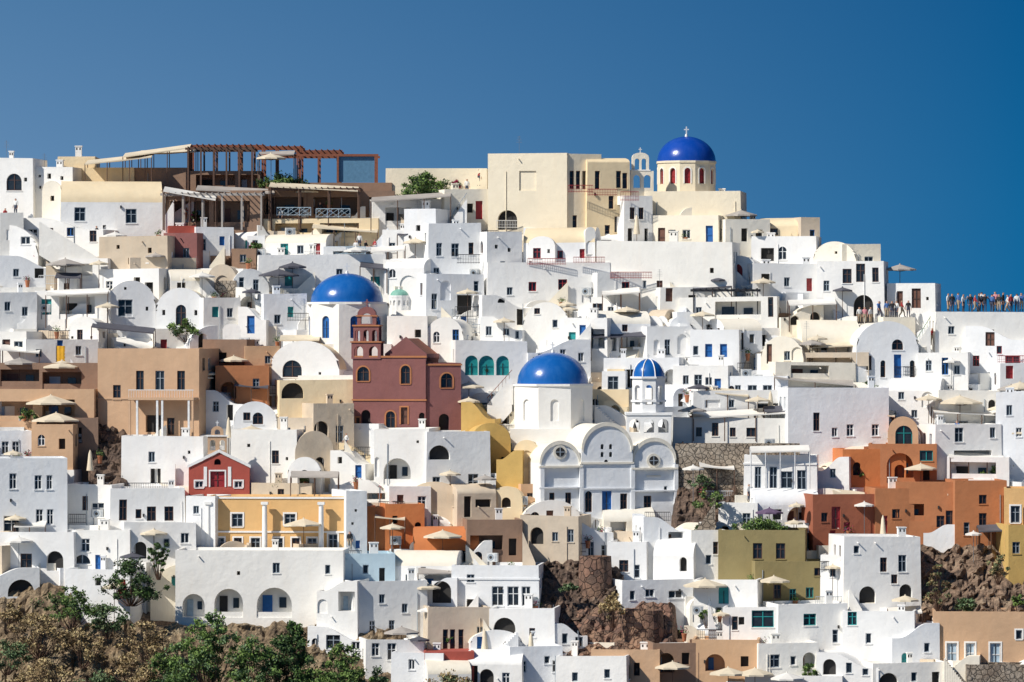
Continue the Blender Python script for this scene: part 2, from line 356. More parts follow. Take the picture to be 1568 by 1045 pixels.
# ---------------------------------------------------------------- props
def umbrella(px,py,wpx,c='cloth',foot=None,Y=None,closed=False):
    foot=foot or py+42
    if Y is None: Y=Yb(foot)-1.8
    s=sc(Y); p=P(px,py,Y); r=wpx*s/2; mb=MB()
    zf=-(foot-py)*s-2.0
    mb.tube((0,0,zf),(0,0,.1),.035,.03,'wood' if c!='clothw' else 'metal',6)
    if closed:
        rows=[[(rr*(1+.15*(i%2))*math.cos(i*math.pi/6),rr*(1+.15*(i%2))*math.sin(i*math.pi/6),z) for i in range(12)] for z,rr in ((0.05,.03),(-.3,.14),(-1.2,.22),(-1.9,.30))]
        mb.grid(rows,c,True,True)
    else:
        n=8; hh=r*.30
        rim=[(r*math.cos(2*math.pi*(i+.5)/n),r*math.sin(2*math.pi*(i+.5)/n),-hh) for i in range(n)]
        for i in range(n):
            j=(i+1)%n; a=rim[i];b=rim[j]; m=((a[0]+b[0])/2*.97,(a[1]+b[1])/2*.97,-hh+.02)
            mb.face([(0,0,0),a,m],c);mb.face([(0,0,0),m,b],c)
            mb.face([a,m,(m[0],m[1],m[2]-.15),(a[0],a[1],a[2]-.15)],c);mb.face([m,b,(b[0],b[1],b[2]-.15),(m[0],m[1],m[2]-.15)],c)
            mb.tube((0,0,-hh*1.5),(a[0]*.9,a[1]*.9,-hh-.02),.015,.015,'wood',4)
        mb.dome((0,0,-.02),.08,.12,c,8,3)
    mb.make('closed_parasol' if closed else 'parasol',p,R.uniform(0,1))
def canopy(x0,x1,yl,yr,foot,c='cloth',Y=None,d=3.0,n=3,post='wood',name='shade_canopy',sag=.25):
    if Y is None: Y=Yb(foot)-2
    s=sc(Y); p=P(x0,yl,Y); w=(x1-x0)*s; dz=(yl-yr)*s; mb=MB(); zf=-(foot-yl)*s-.5
    rows=[]
    for j in range(5):
        rows.append([(w*i/10,d*j/4,dz*i/10-sag*math.sin(math.pi*i/10)*math.sin(math.pi*j/4)+.12*j) for i in range(11)])
    mb.grid(rows,c,True); mb.grid([[(a[0],a[1],a[2]-.07) for a in r] for r in rows],c,True)
    mb.grid([rows[0],[(a[0],a[1],a[2]-.12) for a in rows[0]]],c,True)
    for i in range(n):
        for yy in (0.05,d-.05):
            x=w*i/(n-1) if n>1 else 0
            mb.tube((x,yy,zf),(x,yy,dz*i/max(1,n-1)+(.0 if yy<1 else .4)),.05,.05,post,6)
    mb.make(name,p,0)
def pergola(x0,x1,yt,foot,Y=None,d=3.5,n=4,mat='wood',slat=True,panel=None,name='wooden_pergola',th=.09):
    if Y is None: Y=Yb(foot)-2
    s=sc(Y); p=P(x0,yt,Y); w=(x1-x0)*s; H=(foot-yt)*s; mb=MB()
    for i in range(n):
        for yy in (0,d):
            x=w*i/(n-1); mb.box(x-th,x+th,yy-th,yy+th,-H-.5,-.12,mat)
    for yy in (0,d): mb.box(-.3,w+.3,yy-th*.8,yy+th*.8,-.12,.12,mat)
    k=int(w/.6)
    if slat:
        for i in range(k+1): mb.box(w*i/k-.04,w*i/k+.04,-.4,d+.4,.124,.22,mat)
    if panel: mb.box(0.1,w-.1,-.02,d,.224,.27,panel)
    mb.make(name,p,0)
def railing(x0,x1,yt,yb,Y,mat='iron',lattice=False,name='balcony_railing',yr=None):
    s=sc(Y); p=P(x0,yb,Y); w=(x1-x0)*s; H=(yb-yt)*s; mb=MB()
    mb.tube((0,0,H),(w,0,H),.035,.035,mat,5); mb.tube((0,0,.1),(w,0,.1),.025,.025,mat,5)
    k=max(2,int(w/(.9 if lattice else .16)))
    for i in range(k+1):
        x=w*i/k; mb.tube((x,0,0),(x,0,H),.02 if not lattice else .035,.02 if not lattice else .035,mat,4)
        if lattice and i<k:
            x2=w*(i+1)/k
            mb.tube((x,0,.1),(x2,0,H),.022,.022,mat,4); mb.tube((x,0,H),(x2,0,.1),.022,.022,mat,4); mb.tube((x,0,H/2),((x+x2)/2,0,H),.02,.02,mat,4)
            mb.tube(((x+x2)/2,0,.1),(x2,0,H/2),.02,.02,mat,4)
    if H>.5 and not lattice: mb.tube((0,0,H*.5),(w,0,H*.5),.015,.015,mat,4)
    mb.make(name,p,0)
def stairs(x0,yb0,x1,yt1,Y,mat='w',width=1.6,rail=None,name='stone_staircase'):
    s=sc(Y); p=P(x0,yb0,Y); w=(x1-x0)*s; H=(yb0-yt1)*s; n=max(4,int(abs(H)/.19)); mb=MB()
    for i in range(n):
        xa=w*i/n; xb=w*(i+1)/n; zt=H*(i+1)/n
        mb.box(min(xa,xb),max(xa,xb),0+i*.002,width-i*.002,zt-2.5,zt,mat)
        if i%2==0 and rail: mb.tube(((xa+xb)/2,.05,zt),((xa+xb)/2,.05,zt+.95),.02,.02,rail,4)
    mb.face([(0,-.12,-.2),(w,-.12,H-.2),(w,-.12,H+.35),(0,-.12,.35)],mat); mb.face([(0,-.12,.35),(w,-.12,H+.35),(w,.01,H+.35),(0,.01,.35)],mat); mb.face([(0,-.12,-3),(w,-.12,H-3),(w,-.12,H-.2),(0,-.12,-.2)],mat)
    if rail: mb.tube((0,.05,.95),(w,.05,H+.95),.03,.03,rail,5)
    mb.make(name,p,0)
def ac(px,py,Y=None):
    if Y is None: Y=Yb(py)-1.5
    mb=MB(); mb.box(-.5,.5,-.2,.2,.1,.9,'acw'); mb.box(-.45,-.35,-.15,.15,-.6,.1,'metal'); mb.box(.35,.45,-.15,.15,-.6,.1,'metal')
    for k in range(3):
        rr=.08+.1*k; mb.tube((-.12,-.225,.5),(-.12,-.205-.004*k,.5),rr if k==0 else .01,.3-.01*k,'fg' if k else 'dark',12)
    for k in range(5): mb.box(.25,.45,-.215,-.2,.2+.13*k,.26+.13*k,'fg')
    mb.make('air_conditioner_unit',P(px,py,Y),R.uniform(-.3,.3))
def leaf(mb,c,sz,mat):
    a=Vector((R.gauss(0,1),R.gauss(0,1),R.gauss(0,1))).normalized(); b=a.orthogonal().normalized(); q=a.cross(b)
    ang=R.random()*6.28; u=(b*math.cos(ang)+q*math.sin(ang))*sz; v=(q*math.cos(ang)-b*math.sin(ang))*sz*.6
    mb.face([c-u,c-v*.8,c+u,c+v*.8],mat)
def pot(px,py,Y=None,fl=False):
    if Y is None: Y=Yb(py)-1.5
    mb=MB(); rows=[[(r*math.cos(i*math.pi/5),r*math.sin(i*math.pi/5),z) for i in range(10)] for z,r in ((-.3,.15),(.35,.24),(.42,.28),(.42,.22),(.36,.2))]
    mb.grid(rows,'terracotta',True,True)
    for i in range(80):
        a=Vector((R.gauss(0,.2),R.gauss(0,.2),.62+R.gauss(0,.17))); leaf(mb,a,.09,R.choice(['leafm','leafl','leafd']+(['flower','flower'] if fl else [])))
    mb.make('potted_plant',P(px,py,Y),0)
def bush(px,pyb,wpx,hpx,mats=('leafd','leafm','leafl'),Y=None,n=None,name='green_shrub',ls=.14,tall=False,dens=1.0):
    if Y is None: Y=Yb(pyb)-1.0
    s=sc(Y); W=wpx*s/2; H=hpx*s; mb=MB(); cl=[]
    area=W*H; n=n or int(min(60,12+area*2.2)*dens)
    for i in range(n):
        a=R.uniform(0,6.283); rr=math.sqrt(R.random()); z=R.uniform(.03,.98)
        prof=(math.sin(math.pi*min(1,(z*.75+.25)))**.7) if not tall else (.45+.55*math.sin(math.pi*z))
        cl.append(Vector((W*rr*prof*math.cos(a)*R.uniform(.8,1.12),min(W,3)*rr*prof*math.sin(a),H*z*R.uniform(.7,1.1))))
    for c in cl:
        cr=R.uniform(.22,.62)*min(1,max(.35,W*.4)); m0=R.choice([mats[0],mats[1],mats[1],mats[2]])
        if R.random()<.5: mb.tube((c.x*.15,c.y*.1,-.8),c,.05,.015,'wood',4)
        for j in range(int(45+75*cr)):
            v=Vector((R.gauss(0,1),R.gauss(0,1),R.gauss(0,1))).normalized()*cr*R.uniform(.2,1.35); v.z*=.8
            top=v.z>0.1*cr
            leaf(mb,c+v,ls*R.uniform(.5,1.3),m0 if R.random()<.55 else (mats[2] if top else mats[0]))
    mb.make(name,P(px,pyb,Y),0)
def rock(x0,x1,yt,yb,mat='rock',amp=1.6,seed=0,off=0.0,name='rock_outcrop',rough=.7):
    nx=int((x1-x0)/4)+6; ny=int((yb-yt)/4)+6; mb=MB(); rows=[]
    for j in range(ny+4):
        row=[]
        for i in range(nx+1):
            fx=i/nx; fy=min(1,j/ny); px=x0+(x1-x0)*fx; py=yb+(yt-yb)*fy
            edge=max(0,1-min(fx,1-fx)*14)
            Y=Yb(py)+off
            nz=noise.fractal(Vector((px*.03+seed,py*.035,seed)),rough,2.2,7)
            nz2=noise.fractal(Vector((px*.03+seed+9,5.3,seed)),.8,2.2,4)
            Yq=Y+edge**2*4-amp*abs(nz)*1.3
            p=P(px,py+nz2*10*fy,Y); p.y=Yq
            if j>ny: p.y+=(j-ny)*2.0; p.z-=(j-ny)*.25
            p.z+=noise.noise(Vector((px*.09,py*.09,seed)))*.45
            row.append(p)
        rows.append(row)
    mb.grid(rows,mat,False); mb.make(name)
def lowwall(px,py,wpx,hpx,kind,Y,mat='w'):
    s=sc(Y); w=wpx*s; H=hpx*s; mb=MB(); sh=shape(w,H,kind,H*.6)
    us=[w*i/12 for i in range(13)]
    for a,b in ((0,0),(.25,.25)): mb.grid([[(u,a,-4) for u in us],[(u,a,sh(u)) for u in us]],mat,False)
    mb.grid([[(u,0,sh(u)) for u in us],[(u,.25,sh(u)) for u in us]],mat,True)
    for u in(0,w): mb.face([(u,0,-4),(u,.25,-4),(u,.25,sh(u)),(u,0,sh(u))],mat)
    mb.make('parapet_wall',P(px,py,Y),R.uniform(-.4,.4))
# people -----------------------------------------------------------------
def person_mesh(pose):
    V=[];E=[];Rd=[];M=[]
    def a(p,r,m,par=None):
        V.append(p);Rd.append(r);M.append(m)
        if par is not None:E.append((par,len(V)-1))
        return len(V)-1
    sit=pose=='sit'; dz=-.42 if sit else 0
    pe=a((0,0,.95+dz),.13,1); sp=a((0,0,1.15+dz),.115,0,pe); chh=a((0,.01,1.37+dz),.135,0,sp); nk=a((0,0,1.51+dz),.052,2,chh)
    hd=a((0,-.02,1.60+dz),.085,2,nk); ht=a((0,0,1.71+dz),.085,3,hd); a((0,-.115,1.62+dz),.014,2,hd)
    for sx in(-1,1): a((sx*.09,0,1.61+dz),.018,2,hd)
    for sx in (-1,1):
        sh=a((sx*.19,.01,1.41+dz),.058,0,chh)
        if pose=='arm' and sx==1: el=(.33,-.1,1.22);wr=(.22,-.3,1.42)
        elif sit: el=(sx*.26,-.05,1.15+dz);wr=(sx*.17,-.3,1.08+dz)
        elif pose=='walk': el=(sx*.25,sx*.12,1.14);wr=(sx*.26,sx*.12-.14,.92)
        else: el=(sx*.26,.02,1.13);wr=(sx*.27,-.06,.88)
        e=a(el,.044,0,sh); w=a(wr,.028,2,e)
        dv=(Vector(wr)-Vector(el)).normalized(); pm=Vector(wr)+dv*.08; pl=a(tuple(pm),.03,2,w)
        side=dv.cross(Vector((1,0,0))).normalized()
        for f in range(4):
            b=pm+side*(f-1.5)*.02+dv*.04; f1=a(tuple(b),.010,2,pl); a(tuple(b+dv*(.05+.008*(1.5-abs(f-1.5)))+Vector((-sx*.01,0,0))),.008,2,f1)
        a(tuple(Vector(wr)+dv*.07+side*.05),.010,2,w)
        hp=a((sx*.10,0,.88+dz),.095,1,pe)
        if sit: kn=(sx*.12,-.45,.52);an=(sx*.12,-.47,.1)
        elif pose=='walk': kn=(sx*.10,-.10-sx*.12,.50);an=(sx*.10,.02-sx*.28,.1)
        else: kn=(sx*.11,-.02,.49);an=(sx*.12,.02,.1)
        k=a(kn,.062,1,hp); an_=a(an,.04,4,k); a((an[0],an[1]-.16,.05),.035,4,an_)
    me=bpy.data.meshes.new('person_base'); me.from_pydata(V,E,[]); o=bpy.data.objects.new('tmp',me); COL.objects.link(o)
    o.modifiers.new('s','SKIN'); sv=me.skin_vertices[0].data
    for i,r in enumerate(Rd): sv[i].radius=(r*1.25,r*1.1)
    sv[0].use_root=True
    ss=o.modifiers.new('u','SUBSURF'); ss.levels=1
    dg=bpy.context.evaluated_depsgraph_get(); ev=o.evaluated_get(dg); m2=bpy.data.meshes.new_from_object(ev); bpy.data.objects.remove(o)
    m2.materials.clear()
    for q in range(5): m2.materials.append(None)
    for pl in m2.polygons:
        c=pl.center; best=min(range(len(V)),key=lambda i:(Vector(V[i])-c).length-Rd[i]*.5); pl.material_index=M[best]; pl.use_smooth=True
        if M[best]==2 and c.z>1.6+dz and c.y>.03: pl.material_index=3
    return m2
PM={}
def person(px,pyf,Y=None,pose='stand',shirt='shirt_white',pants='pants',rz=0,hgt=1.0):
    if pose not in PM: PM[pose]=person_mesh(pose)
    if Y is None: Y=Yb(pyf)-1.5
    nm='seated_person' if pose=='sit' else ('walking_person' if pose=='walk' else 'standing_person')
    o=bpy.data.objects.new(nm,PM[pose]); COL.objects.link(o); o.location=P(px,pyf,Y); o.rotation_euler=(0,0,rz); o.scale=(hgt,)*3
    for i,m in enumerate((shirt,pants,'skin','hair','shoe')):
        o.material_slots[i].link='OBJECT'; o.material_slots[i].material=MATS[m]
# ---------------------------------------------------------------- churches
def drum(mb,cx,cy,z0,z1,r,n,mat,ww,wy0,wy1,kind,rot=0,trim=None):
    for i in range(n):
        a0=2*math.pi*(i-.5)/n+rot-math.pi/2; a1=2*math.pi*(i+.5)/n+rot-math.pi/2
        p0=(cx+r*math.cos(a0),cy+r*math.sin(a0)); p1=(cx+r*math.cos(a1),cy+r*math.sin(a1)); L=math.dist(p0,p1)
        t=((p1[0]-p0[0])/L,(p1[1]-p0[1])/L); nn=(-t[1],t[0])
        wall(mb,p0,t,nn,L,z0,z1,[(kind,L/2-ww/2,L/2+ww/2,wy0,wy1)],mat,None,trim)
def cross(mb,c,s,mat='fw'):
    x,y,z=c; mb.box(x-.07*s,x+.07*s,y-.06*s,y+.06*s,z,z+.9*s,mat); mb.box(x-.28*s,x+.28*s,y-.055*s,y+.055*s,z+.5*s,z+.63*s,mat)
def slab(mb,x0,x1,y0,th,z0,z1,mat,ops,roof=None,rise=0):
    w=x1-x0; top=shape(w,z1,roof,rise) if roof else None
    wall(mb,(x0,y0),(1,0),(0,1),w,z0,z1,ops,mat,top,None,th)
    wall(mb,(x0,y0+th),(1,0),(0,-1),w,z0,z1,ops,mat,top,None,th,False)
    tp=top or (lambda u:z1)
    us=[w*i/24 for i in range(25)]
    mb.grid([[(x0+u,y0,tp(u)) for u in us],[(x0+u,y0+th,tp(u)) for u in us]],mat,False)
    for x,u in((x0,0),(x1,w)): mb.face([(x,y0,z0),(x,y0+th,z0),(x,y0+th,tp(u)),(x,y0,tp(u))],mat)
def domed(name,cx,ydt,yds,rpx,ydb,Y,n,ops,wmat='w',dm='dome',rot=0,kind='U',trim=None,drm=1.06,wpx=12,wyt=0,wyb=0,extra=None,crs=True,ext=6):
    s=sc(Y); loc=P(cx,ydb,Y); mb=MB(); r=rpx*s; zd=(ydb-yds)*s; zt=(ydb-ydt)*s; cy=r*1.1
    drum(mb,0,cy,-ext,zd,r*drm,n,wmat,wpx*s,(ydb-wyb)*s,(ydb-wyt)*s,kind,rot,trim)
    mb.ring((0,cy,0),0,r*drm*1.03,zd,zd+.22,wmat,n if n<16 else 40,n>=16)
    mb.dome((0,cy,zd+.2),r*.985,zt-zd-.2,dm)
    mb.tube((0,cy,zt-.05),(0,cy,zt+.25),.18,.1,'w',8)
    if crs: cross(mb,(0,cy,zt+.2),.9)
    if extra: extra(mb,s,cy)
    return mb.make(name,loc,0)
# ================================================================ TERRAIN
RIDGE=[(-400,262),(0,268),(290,262),(600,275),(745,290),(965,300),(1135,345),(1250,380),(1345,420),(1430,475),(1568,505),(2000,540)]
def ridge(px):
    for a,b in zip(RIDGE,RIDGE[1:]):
        if a[0]<=px<=b[0]: return a[1]+(b[1]-a[1])*(px-a[0])/(b[0]-a[0])
    return RIDGE[0][1] if px<0 else RIDGE[-1][1]
def build_terrain():
    mb=MB(); rows=[]
    ys=[-120+1.5*i for i in range(170)]+[140,180,260,500,1200,4000]
    xs=[-4000,-1200,-500,-260,-180]+[-140+1.6*i for i in range(176)]+[180,260,500,1200,4000]
    for y in ys:
        row=[]
        for x in xs:
            px=784+x/sc(60); rz=P(px,ridge(px),62).z-2.0
            z=(y)/A-3.2 if y>-20 else -18.6+(y+20)*.75
            nz=noise.fractal(Vector((x*.07,y*.07,z*.1)),.9,2.1,6)
            z=min(z,rz-.5-max(0,y-75)*.02)+nz*(1.1 if y<75 else .5)
            row.append((x,y,max(z,-75)))
        rows.append(row)
    mb.grid(rows,'rock',False); mb.make('hillside_terrain')
    mb=MB(); mb.face([(-6000,-6000,-68),(6000,-6000,-68),(6000,-60,-68),(-6000,-60,-68)],'sea'); mb.make('sea')
build_terrain()
# ================================================================ HOUSES
# --- top left
h(-40,52,242,330,'w',5,r='F',o='K22,266,24,26;g-10,270,14,18;d40,272,5,6')
h(88,146,240,290,'e',0,o='d100,262,8,10')
h(52,112,256,330,'w',6,ch=1,r='F',o='d75,266,6,8;d95,270,5,6;d60,268,4,4')
h(110,206,257,300,'e',0,par=.1); h(204,286,257,300,'n',4,ch=0)
h(64,94,277,345,'c',4,r='V',o='d80,300,6,8')
h(92,250,276,372,'w',-3,r='X',rise=34,rm='e',o='g122,318,17,21;g201,320,17,22;d160,345,5,6',d=8)
h(150,258,362,445,'k',12,ch=0,o='d180,375,5,6;d230,380,6,8;d200,395,8,10'); h(30,160,333,405,'w',8,ch=1,r='Z'); h(0,36,326,420,'w',-8,ch=1,o='u15,352,10,16'); h(-40,60,345,420,'w',6)
h(200,300,395,440,'k',-8)
h(250,302,357,425,'p',14,so='',o='d262,385,8,12;g285,380,10,15'); h(258,300,346,400,'r',-6,ch=0,par=.1)
h(300,358,348,405,'b',-12,o='g311,366,9,18;u340,362,8,14',r='F')
h(354,392,381,420,'n',6,o='g372,390,10,12'); h(318,362,405,465,'k',5,r='V',o='C340,422,20,30'); h(330,362,430,475,'q',4,ch=0)
h(355,412,412,470,'b',-14,o='g370,425,8,18;g392,428,9,18'); h(360,400,440,500,'w',10,o='*')
h(88,166,396,445,'w',6,o='l122,404,40,26',ch=1); h(0,92,392,450,'w',-6,o='g25,412,9,12;d60,408,14,18;g80,415,8,12')
h(150,245,412,470,'w',10,o='d210,425,10,16',ch=1); h(262,330,412,470,'w',-8,o='d300,424,7,10')
h(52,170,445,505,'w',5,o='l118,455,56,34;t70,458,16,24',ch=0); h(0,56,448,515,'b',-10,o='g12,462,9,14;g38,470,9,14')
h(164,238,430,505,'b',-5,r='V',rise=36,o='g192,459,22,26;d192,440,4,4;d225,470,4,6'); h(238,316,441,508,'b',4,r='V',rise=36,o='K277,467,16,32;d300,475,5,8;d250,475,5,8')
h(312,368,456,520,'w',-10,o='t330,470,10,16;g352,472,9,14'); h(364,408,470,530,'w',8,o='*'); h(404,470,450,520,'b',-8,o='g425,482,10,14;t445,470,9,16')
h(395,592,390,450,'w',-3,o='t442,418,12,20;t575,424,14,20;g520,412,10,12',ch=2); h(405,500,358,410,'w',6,r='X',rise=14,o='t435,372,12,20;g460,376,10,13')
h(495,590,378,420,'b',-5,o='l540,385,60,12',ch=0)
h(586,660,398,465,'w',9,o='g610,440,10,12',ch=1); h(585,640,352,410,'w',5,o='g600,372,10,14',ch=1)
# restaurant base
h(246,402,292,365,'n',5,o='l290,308,60,40;l355,308,56,40',ch=0); h(385,604,292,345,'n',-4,o='l430,302,70,34;l515,302,70,34;l580,302,30,34',ch=0)
h(285,400,262,300,'n',0,o='l330,268,60,24;l380,268,30,24',ch=0,d=5); h(402,580,335,372,'e',4,o='l450,342,60,22;l520,342,60,22',ch=0)
h(400,600,280,300,'n',0,ch=0,d=5,par=.05)
h(570,682,305,360,'w',-5,o='l610,318,40,28;d655,322,10,20;g672,322,9,12',ch=0); h(590,746,258,300,'i',3,d=5,ch=0,o='g640,270,10,12'); h(680,748,290,360,'c',-8,ch=1,o='d720,312,10,14',r='F')
# cream big building
h(747,868,235,372,'i',12,o='D777,322,30,30;c808,262,26,30',d=9,name='cream_mansion',ch=0,r='F')
h(867,922,236,372,'i',-20,d=6,o='k875,262,7,28;k885,262,7,28;k895,262,7,28;k908,268,8,24;k930,322,6,20;k880,330,7,20;k908,326,7,24',ch=0,r='F')
h(898,966,241,372,'e',-14,d=6,r='X',rise=8,o='k914,262,8,28;k948,262,8,26;k958,265,8,24;k936,300,8,20;k930,345,8,22;k945,332,8,24',rm='e')
h(955,1000,300,385,'w',-10,o='k968,318,8,18;k982,318,8,18;d965,350,8,22;d990,350,6,20',ch=1,r='F')
# upper church base
h(985,1135,293,372,'i',8,d=7,ch=1,o='d1010,345,8,14'); h(1078,1128,303,372,'c',6,r='V',rise=24,o='K1106,318,10,26;k1090,328,4,12;d1120,335,4,5'); h(1040,1078,318,372,'c',-6,r='V',rise=18)
h(1000,1100,330,390,'c',8,o='g1030,352,9,12',r='F'); h(1110,1180,336,400,'c',-8,ch=2,o='d1140,350,10,20',r='F')
h(1162,1232,333,385,'e',8,r='X',rise=14,o='k1184,350,14,10',ch=0); h(1226,1256,333,395,'k',-14,o='')
h(1150,1250,362,420,'w',5,o='d1175,380,20,20',ch=1,r='F')
h(745,800,355,460,'w',-10,ch=0,r='F',o='d760,375,5,6;d780,380,5,6;g770,400,8,10'); h(800,912,348,455,'w',4,r='X',rise=24,rm='e',o='r820,382,10,14;f855,384,14,12;r893,382,10,14')
h(808,850,362,460,'w',8,r='V',rise=14,o='f822,380,12,16;d840,382,4,6;d812,400,4,4'); h(896,912,348,460,'w',-5,r='V')
h(745,936,402,480,'w',-4,d=4,ch=0,o='f815,432,12,14;f862,428,14,16;g780,440,9,12;g918,430,9,12')
h(912,1122,370,480,'w',5,d=7,ch=1,o='g985,430,9,12;n1010,430,9,20;d1090,410,6,8'); h(914,1014,418,480,'b',-9,o='f958,432,12,14;n990,430,10,16',ch=0,r='F')
h(1010,1120,440,492,'w',-6,o='n1024,438,11,24;d1060,452,12,14;l1100,446,40,20',ch=0)
h(1104,1158,392,450,'w',8,r='V',rise=20,o='R1127,404,20,34;d1150,420,3,3;d1108,420,3,3'); h(1152,1262,404,470,'w',-6,o='d1172,420,14,14;g1205,425,9,14;r1240,426,9,20',ch=2)
h(1246,1310,370,450,'c',10,r='V',rise=28,o='d1260,400,5,5;d1300,400,5,5;d1280,385,4,4'); h(1288,1350,374,450,'c',-8,d=6,ch=0)
h(1250,1354,400,500,'w',5,r='F',o='k1297,412,14,22;k1318,404,14,28;k1341,410,10,22;D1322,452,30,44;g1265,430,9,16',ch=0)
h(1195,1262,468,520,'c',-6,o='D1217,478,14,20;D1249,478,16,20;d1232,490,4,4',ch=0)
h(1358,1432,434,500,'w',6,r='F',o='n1403,442,14,30;n1378,446,9,24;d1420,455,4,5',ch=0); h(1430,1620,478,560,'w',-2,ch=0,r='F',o='n1516,505,13,22;g1485,520,8,12;g1455,500,10,12')
h(1352,1402,486,525,'c',-6,r='F',o='d1362,495,9,14',ch=0)
# --- middle upper
h(618,668,320,420,'w',8,ch=1,o='d640,345,7,9',r='F'); h(655,738,342,450,'b',-12,o='g672,372,9,20;g697,373,12,20;k722,372,8,18;g668,410,9,20',ch=1,r='F')
h(588,650,395,470,'w',10,r='X',rise=16,o='C625,422,26,30'); h(652,742,420,495,'b',-10,o='C682,430,16,30;g665,450,9,24;d712,452,24,30;g730,430,8,16',ch=1,r='F')
h(738,812,452,520,'w',-8,r='Z',o='f760,440,9,12;D768,448,12,16',ch=0); h(735,800,485,545,'b',6,o='g748,500,9,14;g775,500,10,14;g792,505,6,14',ch=1)
h(652,710,486,565,'w',12,r='V',rise=30); h(592,655,484,560,'w',5,o='d640,505,10,12',ch=0)
h(697,808,522,600,'w',-4,d=6,r='F',o='T722,545,20,30;T745,545,24,30;T770,545,20,30',ch=1)
h(800,872,463,540,'w',6,o='f826,453,14,8;k822,472,9,9;g850,490,8,12;u870,500,9,14',ch=1); h(808,905,520,590,'w',-6,o='g828,528,9,18;g838,560,9,14;w862,535,9,14;w890,540,9,14',ch=0)
h(862,930,487,560,'w',9,o='u892,498,10,22',ch=1); h(908,997,476,550,'w',-4,r='X',rise=20,o='k957,494,9,14;l930,512,28,26;l965,512,34,28;u967,520,7,20')
h(924,1040,548,600,'w',5,o='*',ch=2); h(905,960,455,500,'w',8,o='g935,470,9,12',ch=1); h(990,1060,500,570,'w',-6,o='C1045,512,16,30;g1022,520,9,24;C1005,520,9,24',ch=0)
h(985,1015,484,530,'w',6,r='V',o='g1000,500,8,14'); h(1025,1058,485,540,'b',-6,r='V',o='g1045,500,8,18')
h(1056,1132,505,580,'w',5,o='u1085,527,11,20;u1108,527,11,20;g1065,530,8,14',ch=0); h(1036,1110,478,530,'b',-5,o='*',ch=1)
h(1108,1168,488,560,'b',-10,o='k1135,510,9,26;g1152,512,8,14;w1118,515,8,12',ch=0); h(1040,1190,455,510,'w',4,r='F',o='l1130,462,70,28;g1070,470,9,12;k1180,456,8,30',ch=1)
h(1165,1230,515,590,'c',9,o='n1178,527,8,30;g1205,538,9,14;C1220,532,16,20',ch=1); h(1228,1320,490,560,'c',-3,r='X',rise=36,o='d1262,530,10,12;k1245,520,12,14;d1300,532,4,6',rm='c',d=7)
h(1218,1330,540,600,'k',5,o='l1270,548,70,26',ch=0)
h(1310,1408,492,600,'w',-4,r='V',rise=40,o='K1375,520,18,16;u1375,543,12,36;K1352,552,8,26;K1398,552,8,26;k1330,545,8,22',d=9,rm='c')
h(1405,1482,540,610,'w',5,o='g1422,552,9,16;b1447,548,10,26;g1465,560,9,14',ch=1); h(1440,1480,520,560,'w',-5,r='V',o='g1455,530,9,12')
h(1478,1568,500,580,'w',8,o='n1516,508,14,22;f1495,545,10,16;f1550,545,22,14;f1530,530,8,12',ch=0); h(1530,1620,556,620,'b',-6,o='r1545,560,12,20;g1560,590,9,14',ch=1)
# --- middle left
h(-40,42,508,570,'w',6,o='n10,520,12,16',ch=0); h(40,150,520,575,'w',-8,o='u92,503,9,30;g120,530,9,14;g60,535,9,12',ch=0); h(104,152,485,545,'w',7,r='V',rise=22,o='k122,505,9,16;d140,515,4,4;d110,515,4,4')
h(-40,150,556,625,'n',3,ch=0,par=.1,o='l30,566,60,26;l95,570,60,26'); h(-40,145,596,665,'t',5,o='l20,615,60,30;l90,612,50,34;d60,640,8,10',ch=0); h(60,150,640,700,'n',-5,o='d80,655,14,24;d118,655,14,24',ch=0)
h(-40,48,660,722,'b',-6,o='w8,676,11,20;w24,676,11,20',ch=0)
h(148,306,534,672,'t',12,d=7,o='k214,568,12,30;g245,568,14,30;k278,568,12,30;d236,636,26,26;k262,640,12,26;k178,590,12,22',co='612',ch=0)
h(310,378,520,600,'n',8,o='d340,540,14,16',ch=0); h(375,428,530,605,'t',-8,o='d388,560,10,20;g410,545,9,12;d400,585,5,5',ch=1); h(330,412,560,640,'o',-4,o='L350,585,24,26;g392,580,10,16',ch=0)
h(412,520,522,610,'w',5,r='V',rise=44,o='K447,552,30,26;d490,570,4,4;d500,590,6,8',rm='e',d=8); h(428,545,582,660,'e',-8,o='D448,586,34,24;d505,610,10,20',ch=0); h(455,545,575,640,'w',5,ch=0,r='F')
h(310,372,598,660,'w',6,o='g330,615,10,16;d352,620,10,24',ch=1); h(358,424,615,680,'b',-3,r='V',rise=30,o='K395,632,16,18'); h(424,486,640,700,'k',8,o='D490,645,22,26;g440,655,9,14',ch=0)
h(480,542,618,700,'k',-10,o='D492,645,22,26;g520,652,12,26',ch=1); h(185,312,668,745,'w',2,o='g232,692,10,16;d238,718,16,22;d290,690,4,5',ch=1,r='F'); h(352,456,658,745,'w',4,r='F',o='k422,690,11,20;d440,700,4,5;d380,680,5,5',ch=1)
h(452,512,660,745,'k',-8,r='V',rise=34,o='D490,700,14,22;d470,700,4,4;d500,680,3,3'); h(440,492,700,765,'w',4,r='V',rise=26,o='D466,720,16,24'); h(505,560,690,760,'w',8,o='d520,700,7,10',ch=1)
